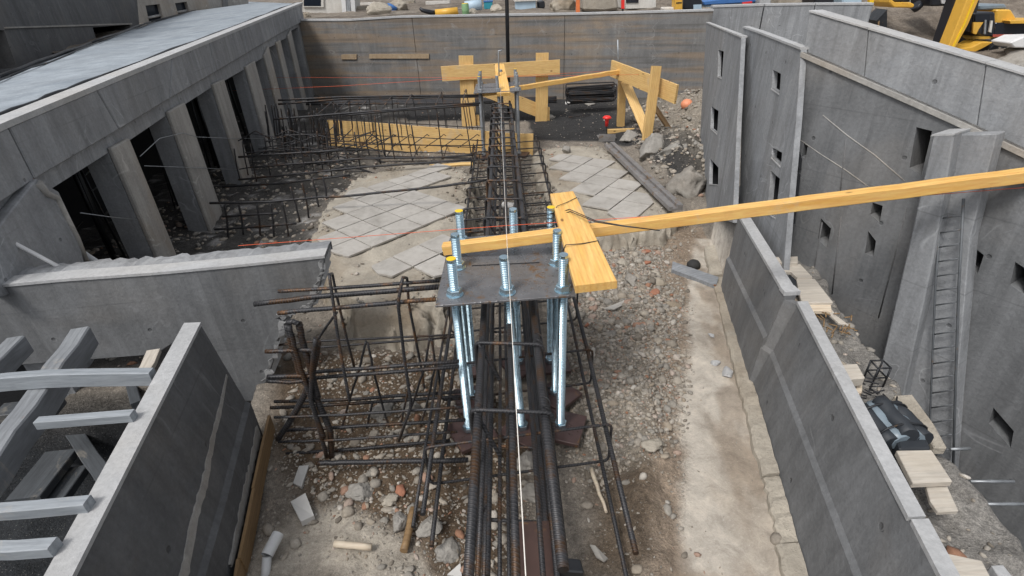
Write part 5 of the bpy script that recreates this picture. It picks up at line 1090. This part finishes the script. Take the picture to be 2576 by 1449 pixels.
# ------------------------------------------------------------------ sunken bay on the left
def bay():
    z = .70
    def bm_(a, b_, wd, th, m, label, bend=0, zz=z, cat='beam', name='bay_beam', **k): o = beam(name, PZ(*a, zz), PZ(*b_, zz), wd, th, m, side=(0, 1, 0) if abs(a[0]-b_[0]) > abs(a[1]-b_[1]) else (1, 0, 0), bend=bend, wav=.0022, **k); tag(o, label, cat)
    bm_((-60, 968), (388, 948), .035, .062, 'wood_bleached', 'bowed bleached beam across the sunken bay, nearest the cross wall', .012, .69); bm_((96, 1064), (338, 1046), .03, .032, 'wood_bleached', 'short bleached crosspiece below the bowed beam', 0, .73)
    bm_((-60, 1290), (226, 1268), .034, .036, 'wood_bleached', 'bleached crosspiece with dark cracks near the pale wall top', 0, .73); bm_((-60, 1384), (140, 1378), .034, .036, 'wood_bleached', 'lowest bleached crosspiece, tied with a knot', 0, .73)
    o = beam('bay_beam', PZ(-80, 1275, .62), PZ(216, 850, .62), .075, .10, 'wood_grey', side=(1, .3, 0), wav=.005); tag(o, 'long grey beam running diagonally under the crosspieces', 'beam')
    o = beam('bay_beam', PZ(-60, 985, .60), PZ(48, 868, .60), .07, .09, 'wood_grey', side=(1, .3, 0), wav=.005); tag(o, 'short grey beam in the far left corner of the bay', 'beam')
    o = beam('bay_board', PZ(390, 885, .66), PZ(350, 955, .66), .05, .02, 'plywood_white', side=(1, .2, 0)); tag(o, 'pale board end leaning against the top of the dark wall', 'board')
    for a, b_, w2, m, lb, zz in (((60, 1262), (158, 1140), .17, 'wood_grey_shaded', 'broad grey plank lying deep in the sunken bay', -.35), ((130, 1280), (200, 1180), .10, 'wood_grey_shaded', 'narrow plank beside the broad one in the sunken bay', -.42), ((290, 1240), (180, 1080), .08, 'wood_grey_shaded', 'dark brace slanting across the bay floor', -.3), ((0, 1040), (150, 1020), .10, 'wood_grey_shaded', 'dark rail across the back of the bay', .1), ((330, 960), (345, 1020), .05, 'wood_grey_shaded', 'dark upright in the shade under the cross wall', .0)):
        o = beam('bay_plank', PZ(*a, zz), PZ(*b_, zz), w2, .05, m, side=(1, 0, 0) if abs(a[1]-b_[1]) > 40 else (0, 1, 0)); tag(o, lb, 'plank')  # planks take the wood with bay shade in its colour
    q = [PZ(x, y, -.45) for x, y in ((235, 1090), (330, 1010), (345, 1075), (262, 1140), (240, 1135))]; o = MB().prism(q, (0, 0, .12)).build('blue_tarpaulin', 'blue_tarp', bevel=.02); tag(o, 'folded dark blue tarpaulin lying in the sunken bay', 'tarpaulin')
    lpz = lambda x, y, Y: PY(x, y, Y)
    for L, r, m, lb in (([(-40, 572, 2.35), (90, 640, 2.35), (172, 684, 2.35)], .010, 'white_paint', 'thin white pipe sloping down to the end of the cross wall'), ([(-40, 600, 2.45), (60, 650, 2.45), (135, 690, 2.45)], .006, 'galv_dull', 'thin grey pipe parallel to the white one'), ([(166, 610, 3.0), (205, 635, 2.9), (254, 668, 2.8)], .020, 'pipe_pale', 'pale round pole leaning into the first opening')):
        o = MB().tube([PY(*p) for p in L], r, 8).build('sloping_pipe', m); tag(o, lb, 'pipe')
    for L, lb in (([(481, 346), (560, 349), (651, 349)], 'thin loose wire drooping across the third opening'), ([(341, 419), (460, 423), (588, 428)], 'thin loose wire strung across the second opening'), ([(174, 538), (250, 548), (321, 555)], 'thin loose wire across the first opening'), ([(330, 395), (380, 350), (440, 336), (480, 346)], 'bent wire hanging in the second opening')):
        o = MB().tube([p+qn*.06 for p in LB(L)], .003, 5).build('loose_wire', 'galv_dull'); tag(o, lb, 'wire')
    for L, lb in (([(330, 430), (410, 350), (420, 352)], 'dark bar slanting up in the second opening'), ([(345, 470), (420, 410)], 'lower dark bar slanting in the second opening')):
        o = MB().tube([p-qn*.3 for p in LB(L)], .006, 5).build('loose_bar', 'galv_dull'); tag(o, lb, 'bar')
bay()
# ------------------------------------------------------------------ ledge behind the low wall
def ledge():
    def sheet(pts, th, m, label, zz=.46, cat='board', name='plywood_sheet', tilt=0):
        o = MB().prism([PZ(x, y, zz+tilt*i) for i, (x, y) in enumerate(pts)], (0, 0, -th)).build(name, m, bevel=.002); tag(o, label, cat)
    z6 = lambda L: [(1715.5+x/2.994, 483+y/2.994) for x, y in L]; z9 = lambda L: [(1715.5+x/2.994, 966+y/2.994) for x, y in L]
    sheet(z6([(668, 490), (872, 484), (874, 530), (680, 535)]), .03, 'plywood_white', 'white board at the far end of the ledge behind the low wall', .52); sheet(z6([(690, 548), (890, 540), (985, 640), (870, 645), (820, 600), (720, 595)]), .02, 'plywood_white', 'notched white board on the ledge around a dark hole', .50)
    sheet(z6([(862, 655), (1000, 652), (1140, 830), (900, 835)]), .02, 'plywood_white', 'long white board on the ledge behind the wall step', .49); sheet(z6([(730, 600), (830, 640), (868, 660), (860, 735), (810, 738)]), .03, 'tarp_black', 'black crumpled plastic in the notch of the white board', .48, 'plastic', 'plastic_sheet')
    sheet(z6([(1130, 880), (1165, 930), (1260, 1000), (1180, 985), (1110, 920)]), .012, 'plywood_white', 'curled white strip hanging over the ledge', .47); sheet(z6([(905, 845), (1120, 830), (1130, 900), (960, 890)]), .02, 'wood_pale', 'earth covered tan board on the ledge', .475)
    sheet(z6([(1205, 1300), (1320, 1292), (1380, 1400), (1265, 1412)]), .04, 'plywood_white', 'thick square white block beside the wall top', .53); sheet(z9([(1275, 0), (1360, -30), (1358, 60), (1315, 78)]), .03, 'wood_pale', 'tan board end beneath the square white block', .47)
    sheet(z9([(1615, 500), (1880, 495), (2040, 735), (1740, 748)]), .022, 'plywood_white', 'large cream plywood sheet on the ledge, next to the black bundle', .52); sheet(z9([(1835, 752), (1990, 748), (2085, 955), (1930, 965), (1870, 880)]), .015, 'plywood_white', 'smaller curved cream sheet below the large plywood sheet', .49)
    sheet(z9([(1985, 1272), (2260, 1330), (2330, 1460), (2060, 1470)]), .025, 'plywood_white', 'cream plywood sheet at the lower right corner', .50); sheet(z9([(2330, 1365), (2420, 1360), (2500, 1460), (2400, 1470)]), .03, 'concrete_pale', 'pale stone slab at the lower right corner', .48, 'slab', 'stone_slab')
    t = thing('plastic_bundle', PZ(2260, 1070, .45), 'black plastic wrapped bundle strapped on the ledge between the white boards', 'bundle')
    c0, c1 = PZ(2212, 1024, .50), PZ(2292, 1112, .49); dd = c1-c0; sd2 = dd.cross(V((0, 0, 1))).normalized()
    for i, (o_, r, m) in enumerate(((-.05, .034, 'tarp_black'), (-.01, .038, 'tarp_grey'), (.035, .034, 'tarp_grey'), (.07, .030, 'tarp_black'), (.015, .030, 'tarp_black'))):
        MB().tube([p+V((0, 0, .03 if i == 4 else 0)) for p in wob(c0+sd2*o_, c1+sd2*o_, 6, .006)], r, 10).build('wrapped_roll', m, t)
    for f in (.2, .8): p = c0.lerp(c1, f); MB().tube([p+sd2*(.088*math.cos(a)+.01)+V((0, 0, .046*math.sin(a)+.008)) for a in [k*.35 for k in range(19)]], .004, 5).build('strap', 'dark_metal', t)
    MB().prism([PZ(x, y, .50) for x, y in z9([(1615, 390), (1815, 350), (1880, 485), (1640, 490)])], (0, 0, -.06)).build('end_block', 'tarp_black', t, bevel=.006)
    t = thing('concrete_flag', PZ(2320, 1080, .42), 'rough grey concrete flag tilted at the edge of the ledge', 'slab'); MB().prism([PZ(x, y, .44) for x, y in z9([(1595, 85), (1735, 75), (1900, 300), (2000, 480), (1900, 480), (1780, 260)])], (0, 0, -.035)).build('flag', 'concrete_rough', t, bevel=.004)
    t = thing('metal_bracket', PZ(2170, 960, .5), 'small dark metal rack standing on the ledge behind the wall top', 'rack')
    for dx in (0, .05):
        for dy in (0, .05): p = PZ(2190, 975, .42)+V((dx, dy, 0)); MB().tube([p, p+V((0, 0, .10))], .004, 5).build('leg', 'dark_metal', t)
    for k in (.05, .10): p = PZ(2190, 975, .42)+V((0, 0, k)); MB().tube([p, p+V((.05, 0, 0)), p+V((.05, .05, 0)), p+V((0, .05, 0)), p], .004, 5).build('rail', 'dark_metal', t)
    for i, (a, c) in enumerate((((2440, 1211), (2550, 1211)), ((2460, 1268), (2580, 1268)), ((2390, 1130), (2440, 1128)))):
        o = MB().tube([PZ(*a, -.1), PZ(*c, -.1)], .008, 6).build('scaffold_tube', 'galv_dull'); tag(o, ('upper grey scaffold tube spanning the dark pit', 'lower grey scaffold tube spanning the dark pit', 'short scaffold tube at the foot of the ladder')[i], 'scaffold tube')
    rs = random.Random(4)
    for i in range(2):
        m = MB(); c = PZ(*((2095, 815), (2185, 1000))[i], .46)
        for k in range(26): a = V((rs.uniform(-.07, .07), rs.uniform(-.09, .09), rs.uniform(-.01, .03))); m.tube([c+a, c+a+V((rs.uniform(-.05, .05), rs.uniform(-.05, .05), rs.uniform(-.01, .02)))], .003, 5)
        o = m.build(('brushwood', 'wire_scraps')[i], ('wood_old', 'wire_dark')[i]); o['kind'] = 'stuff'; tag(o, ('brown twigs heaped on the white boards of the ledge', 'black wire scraps beside the square white block')[i], ('twigs', 'wire scraps')[i])
ledge()
# ------------------------------------------------------------------ yard beyond the walls
ZT = 1.30
def trace(name, pts, Y, dep, m, parent=None, bevel=0, label=None, cat=None, lower=True):
    P_ = [PY(x, y, Y) for x, y in pts]; o = MB().prism(P_, (0, dep, 0)).build(name, m, parent, bevel=bevel)
    if label: tag(o, label, cat)
    return o
def yb(x, y): return PZ(x, y, ZT).y
def yard():
    Y = yb(810, 32); t = thing('site_hut', PY(810, 32, Y), 'pale rendered hut with a dark window above the left end of the far wall', 'hut'); trace('wall', [(764, -90), (862, -90), (866, 34), (760, 36)], Y, 2.2, 'hut_white', t); f = trace('window', [(764, -22), (807, -22), (807, 15), (764, 15)], Y-.02, .06, 'glass_dark', t); trace('frame', [(808, -24), (813, -24), (814, 18), (762, 18), (762, 16), (808, 16)], Y-.05, .08, 'hut_white', f)
    for xa, xb, m, lb in ((861, 871, 'white_paint', 'white leaning panel edge beside the pale hut'), (873, 882, 'galv_dull', 'grey leaning panel between pale ones beside the hut'), (884, 894, 'pipe_pale', 'pale leaning panel, right of the grey one')): trace('leaning_panel', [(xa-8, -60), (xb-6, -60), (xb, 31), (xa, 31)], yb(870, 30)-.3, .06, m, label=lb, cat='panel')
    rs = random.Random(12)
    for x, y, s, lb in ((700+70, 44, .12, 'white stone at the left end of the far wall top'), (955, 36, .3, 'earth lump on the far bank by the blue bags'), (1005, 26, .28, 'pale rock right of the blue bags'), (1250, 30, .16, 'whitish rubble lump by the green barrel'), (1420, 25, .3, 'rubble heap left of the orange post'), (1188, 38, .12, 'white stone on the wall top below the tank')): p = PZ(x, y, ZT); rock('stone', p+V((0, 0, s*.3)), (s*1.2, s, s*.8), 'concrete_rough', lb, 'stone', int(x), .3)
    for i, (x0, x1, y0, y1, m) in enumerate(((895, 940, 8, 14, 'hut_white'), (897, 938, 16, 26, 'concrete_rough'), (996, 1040, 4, 10, 'concrete_rough'), (1070, 1130, 4, 12, 'hut_white'))): trace('stone_slab', [(x0, y0), (x1, y0-2), (x1+2, y1-1), (x0+1, y1)], yb(x0, y1), .6, m, label=('upper pale slab stacked left of the blue bags', 'lower pale slab stacked left of the blue bags', 'thin slab lying above the pale rock', 'long pale slab behind the yellow pipe')[i], cat='slab')
    t = thing('material_bags', PZ(970, 29, ZT), 'dark blue bags of material heaped on the far bank', 'bags')
    for x, y, s, m in ((955, 24, .16, 'blue'), (968, 27, .14, 'tarp_black'), (982, 25, .17, 'blue'), (949, 14, .10, 'tarp_black')): p = PZ(x, y+3, ZT); k = rock('bag', (0, 0, 0), (s*1.3, s, s*.8), m, None, None, int(x), .2, 0, 3, cuts=0); k.parent = t; k.location = p+V((0, 0, s*.4))-t.location
    Y = yb(1120, 38); t = thing('yellow_pipe', PY(1120, 38, Y), 'thick yellow tube with a black nose lying on the far wall top', 'tube'); MB().tube([PY(1096, 34, Y), PY(1152, 28, Y)], .09, 12).build('tube', 'digger_yellow', t); MB().tube([PY(1095, 34, Y), PY(1062, 26, Y), PY(1056, 20, Y)], .06, 8, r2=.03).build('nose', 'digger_black', t)
    Y = yb(1172, 40); t = thing('barrel', PY(1172, 40, Y), 'small green barrel standing at the far wall top', 'barrel'); p = PY(1172, 41, Y); MB().lathe([(.075, 0), (.08, .01), (.08, .1), (.083, .11), (.08, .12), (.08, .24), (.074, .25)], p, 16).build('drum', 'green', t); MB().lathe([(.074, .25), (.074, .26), (.06, .262)], p, 16).build('lid', 'cap_yellow', t)
    Y = yb(1190, 26); t = thing('water_tank', PY(1190, 26, Y), 'pale blue tank lying behind the green barrel', 'tank'); MB().tube([PY(1170, 17, Y), PY(1212, 13, Y)], .14, 14).build('tank_body', 'light_blue', t); MB().tube([PY(1185, 6, Y), PY(1185, 2, Y)], .05, 10).build('filler_cap', 'white_paint', t)
    Y = yb(1228, 23); t = thing('teal_crate', PY(1228, 23, Y), 'teal crate with a blue lid right of the pale tank', 'crate'); trace('crate_body', [(1217, 6), (1239, 5), (1238, 23), (1218, 23)], Y, .35, 'teal', t, .01); trace('lid', [(1216, 2), (1240, 1), (1240, 5), (1216, 6)], Y-.01, .37, 'blue', t, .008)
    Y = yb(1323, 24); t = thing('pale_container', PY(1323, 24, Y), 'long pale container right of the steel pole', 'container'); trace('container_body', [(1298, 4), (1348, 2), (1348, 24), (1298, 26)], Y, 1.2, 'light_blue', t, .01); trace('roof_edge', [(1294, -1), (1352, -3), (1352, 2), (1294, 4)], Y-.05, 1.3, 'hut_white', t)
    for x0, x1, lb in ((1352, 1371, 'first dark pallet load right of the pale container'), (1394, 1412, 'second dark pallet load with a white bag'), (1420, 1446, 'dark machinery heap left of the orange post')): Y = yb(x0, 22); o = trace('pallet_load', [(x0, 4), (x1-3, 0), (x1, 6), (x1, 21), (x0+2, 23)], Y, .5, 'digger_black', None, .03, lb, 'pallet load')
    Y = yb(1454, 36); t = thing('orange_post', PY(1454, 36, Y), 'orange steel post standing at the far wall top', 'post'); trace('shaft', [(1450, -60), (1459, -60), (1459, 34), (1450, 35)], Y, .1, 'orange', t, .004); trace('foot', [(1445, 33), (1463, 32), (1463, 37), (1445, 38)], Y-.03, .18, 'rust_plate', t)
    trace('concrete_block', [(1466, -8), (1552, -10), (1558, 24), (1520, 30), (1468, 28)], yb(1510, 28), .9, 'concrete_rough', None, .05, 'big rough concrete block between the orange post and striped post', 'block')
    Y = yb(1567, 34); t = thing('striped_post', PY(1567, 34, Y), 'red and white striped post standing at the far wall top', 'post')
    for i, (a, c) in enumerate(((-40, -18), (-18, -2), (-2, 10), (10, 22))): trace('band', [(1564, a), (1571, a), (1571, c), (1564, c)], Y, .07, ('red_plastic', 'white_paint')[i % 2] if i != 3 else 'red_plastic', t)
    trace('stem', [(1565, 22), (1569, 22), (1569, 36), (1565, 36)], Y+.01, .05, 'dark_metal', t)
    Y = yb(1612, 22); t = thing('site_hut', PY(1612, 22, Y), 'white hut with a dark window above the middle right of the far wall', 'hut'); trace('wall', [(1573, -80), (1652, -80), (1650, 20), (1574, 22)], Y, 1.8, 'hut_white', t); trace('window', [(1575, -20), (1606, -20), (1606, 7), (1575, 7)], Y-.02, .06, 'glass_dark', t)
    trace('white_block', [(1671, 19), (1697, 18), (1697, 29), (1671, 30)], yb(1684, 30), .3, 'hut_white', None, .02, 'small white block beside the yellow cabinet', 'block')
    Y = yb(1707, 30); t = thing('yellow_cabinet', PY(1707, 30, Y), 'tall yellow cabinet standing above the far wall', 'cabinet'); trace('cabinet_body', [(1699, -20), (1717, -21), (1717, 29), (1699, 30)], Y, .25, 'digger_yellow', t, .008); trace('door_gap', [(1701, 6), (1715, 5), (1715, 8), (1701, 9)], Y-.006, .01, 'digger_black', t)
    Y = yb(1742, 26); t = thing('compressor', PY(1742, 26, Y), 'black compressor on the yard right of the yellow cabinet', 'compressor'); trace('housing', [(1720, -10), (1752, -14), (1768, 0), (1768, 22), (1720, 25)], Y, .7, 'digger_black', t, .03); trace('panel', [(1745, 12), (1765, 11), (1765, 24), (1745, 25)], Y-.03, .04, 'light_blue', t); trace('drawbar', [(1690, 22), (1722, 18), (1722, 22), (1690, 26)], Y+.1, .06, 'dark_metal', t)
    Y = yb(1840, 16); t = thing('blue_tarpaulin_stack', PY(1840, 16, Y), 'long stack covered by a bright blue tarpaulin beyond the tall wall', 'covered stack'); trace('tarpaulin', [(1770, 3), (1880, -12), (1905, -6), (1902, 6), (1772, 14)], Y, .9, 'blue', t, .02); trace('load', [(1774, 13), (1900, 5), (1900, 14), (1776, 18)], Y+.05, .8, 'light_blue', t); trace('red_strip', [(1868, 6), (1892, 3), (1892, 8), (1868, 10)], Y-.03, .04, 'red_plastic', t)
    trace('pale_pillar', [(1912, -40), (1940, -40), (1940, 14), (1912, 15)], yb(1925, 14), .5, 'concrete_pale', None, .02, 'pale square pillar beyond the tall wall', 'pillar')
    for x0, x1, m, lb in ((1960, 2020, 'concrete_rough', 'pale rubble stack beyond the right part of the tall wall'), (2050, 2100, 'digger_black', 'dark machine beyond the tall wall with white hoses'), (2120, 2170, 'light_blue', 'pale blue crate beyond the end of the tall wall')): trace('stored_material', [(x0, -14), (x1-8, -18), (x1, -8), (x1, 13), (x0, 14)], 17+x0*.001, 1.0, m, None, .05, lb, 'stored material')
    trace('yellow_post', [(2188, -30), (2199, -30), (2199, 11), (2188, 12)], 16, .12, 'cap_yellow', None, .01, 'bright yellow post right of the tall wall', 'post')
    t = thing('yellow_loader', PY(2270, 20, 19), 'partly seen yellow machine on top of the dirt slope', 'machine'); trace('chassis', [(2240, -6), (2252, 6), (2292, 6), (2302, 12), (2298, 20), (2248, 19), (2238, 8)], 19, 1.0, 'digger_yellow', t, .03); trace('cab', [(2256, -60), (2288, -60), (2290, 5), (2256, 5)], 19.2, .7, 'glass_dark', t, .03); MB().tube([PY(2303, 12, 19.3), PY(2310, 20, 19.3)], .16, 10).build('arm_joint', 'digger_black', t)
    t = thing('generator', PY(2370, 16, 19), 'dark generator with white vents on top of the dirt slope', 'generator'); trace('housing', [(2340, -40), (2400, -42), (2404, 14), (2342, 16)], 19, 1.0, 'digger_black', t, .04); trace('vent', [(2368, 0), (2384, 1), (2382, 10), (2370, 9)], 18.95, .05, 'white_paint', t)
yard()
def excavator():
    g = PZ(2480, 134, -.78); Y = g.y; t = thing('excavator', g, 'yellow tracked excavator with its boom raised beyond the right wall', 'excavator'); k = Y/13.0
    T = lambda n, p, dy, dep, m, bv=0, par=t: trace(n, p, Y+dy*k, dep*k, m, par, bv)
    b_ = T('boom', [(2382, 126), (2398, 130), (2436, 62), (2466, -8), (2490, -90), (2462, -96), (2434, -4), (2408, 62)], -1.2, .30, 'digger_yellow', .02)
    T('boom_side', [(2376, 122), (2384, 127), (2412, 60), (2438, -6), (2464, -94), (2448, -98), (2420, -8)], -1.0, .42, 'digger_black', .01, b_); T('boom_rib', [(2392, 126), (2396, 126), (2428, 62), (2454, -4), (2450, -4), (2424, 62)], -1.215, .03, 'cap_yellow', 0, b_)
    T('cylinder', [(2456, 40), (2448, 80), (2436, 80), (2444, 38), (2462, -20), (2468, -18)], -.7, .14, 'digger_black', .01, b_)
    h = T('body', [(2438, 100), (2452, 78), (2500, 76), (2508, 24), (2544, 24), (2560, 50), (2640, 48), (2640, 100), (2560, 108), (2470, 110)], -.3, 1.5, 'digger_yellow', .04); T('engine_cover', [(2506, 57), (2548, 56), (2640, 62), (2640, 92), (2498, 92)], -.34, .3, 'glass_dark', .02, h); T('red_strip', [(2497, 87), (2548, 86), (2548, 92), (2498, 93)], -.37, .05, 'red_dull', 0, h)
    c = T('cab', [(2449, 32), (2504, 30), (2506, 60), (2500, 92), (2470, 92), (2456, 82), (2452, 60)], -.75, .85, 'digger_black', .04); T('cab_glass', [(2454, 38), (2490, 36), (2490, 52), (2454, 54)], -.77, .04, 'glass_dark', 0, c); T('cab_rail', [(2478, 50), (2482, 50), (2480, 86), (2475, 86)], -.79, .03, 'galv_dull', 0, c); T('cab_rail', [(2493, 52), (2498, 52), (2494, 82), (2488, 80)], -.79, .03, 'hut_white', 0, c); T('seat_panel', [(2449, 56), (2474, 56), (2462, 74), (2456, 86), (2448, 84)], -.775, .04, 'digger_yellow', 0, c)
    T('roof_guard', [(2463, 12), (2530, 10), (2535, 22), (2464, 26)], -.2, 1.1, 'tarp_grey', .04, h); T('rear_arm', [(2540, 52), (2640, 48), (2640, 58), (2542, 60)], -.5, .2, 'digger_yellow', .01, h)
    T('lower_frame', [(2416, 122), (2446, 118), (2470, 106), (2500, 106), (2480, 118), (2452, 132), (2426, 134)], -.9, .5, 'orange' if 0 else 'digger_yellow', .02)
    tr = T('track', [(2440, 130), (2462, 116), (2500, 104), (2560, 104), (2660, 108), (2660, 138), (2560, 140), (2460, 138)], -.8, .55, 'rubber', .03)
    for x in range(2470, 2650, 26): p = PY(x, 126, Y-.8*k); MB().tube([p, p-V((0, .04*k, 0))], .10*k, 12).build('roller', 'dark_metal', tr)
    T('track', [(2480, 122), (2500, 98), (2660, 100), (2660, 130), (2500, 132)], .5, .5, 'rubber', .03)
    p = PZ(2500, 140, -.78); rock('spoil_heap', p+V((.2, -1.5, -.1)), (1.2*k, .8*k, .35*k), 'rock_grey', 'grey gravel heap in front of the excavator tracks', 'heap', 77, .3, sub=5, cuts=0)
    trace('white_bag', [(2576, 92), (2540, 108), (2552, 120), (2640, 122), (2640, 90)], Y-1.6*k, .5*k, 'white_paint', None, .03, 'white bulk bag at the right edge beside the excavator', 'bag')
excavator()

# ------------------------------------------------------------------ families of repeats
GROUPS = {'anchor_bolt_assembly': 'bolt assemblies on the rebar cage', 'rebar_cage': 'rebar cages in the trench', 'tiled_floor_slab': 'broken tiled floor slabs', 'stone': 'loose stones on the ground', 'brick_chip': 'brick chips on the gravel', 'tile_shard': 'broken tile shards', 'stick': 'sticks and bars lying on the ground',
          'bay_beam': 'bleached beams over the sunken bay', 'bay_plank': 'planks lying in the sunken bay', 'plywood_sheet': 'boards on the ledge', 'string_line': 'strings stretched over the site', 'batter_board_frame': 'timber frames at the far end', 'wall_panel_slab': 'leaning concrete panels', 'site_hut': 'huts beyond the far wall', 'formwork_board': 'yellow formwork boards',
          'timber_board': 'short boards over the bolt plates', 'sloping_pipe': 'pipes at the left building', 'loose_wire': 'loose wires on the left building', 'loose_bar': 'bars in the left openings', 'scaffold_tube': 'scaffold tubes in the pit', 'leaning_panel': 'panels leaning by the hut', 'stone_slab': 'pale slabs on the far bank', 'pallet_load': 'pallet loads in the yard', 'stored_material': 'materials beyond the tall wall'}
for o in sc.objects:
    if o.parent is None and 'category' in o.keys():
        k = o.name.split('.')[0]
        if k in GROUPS: o['group'] = GROUPS[k]
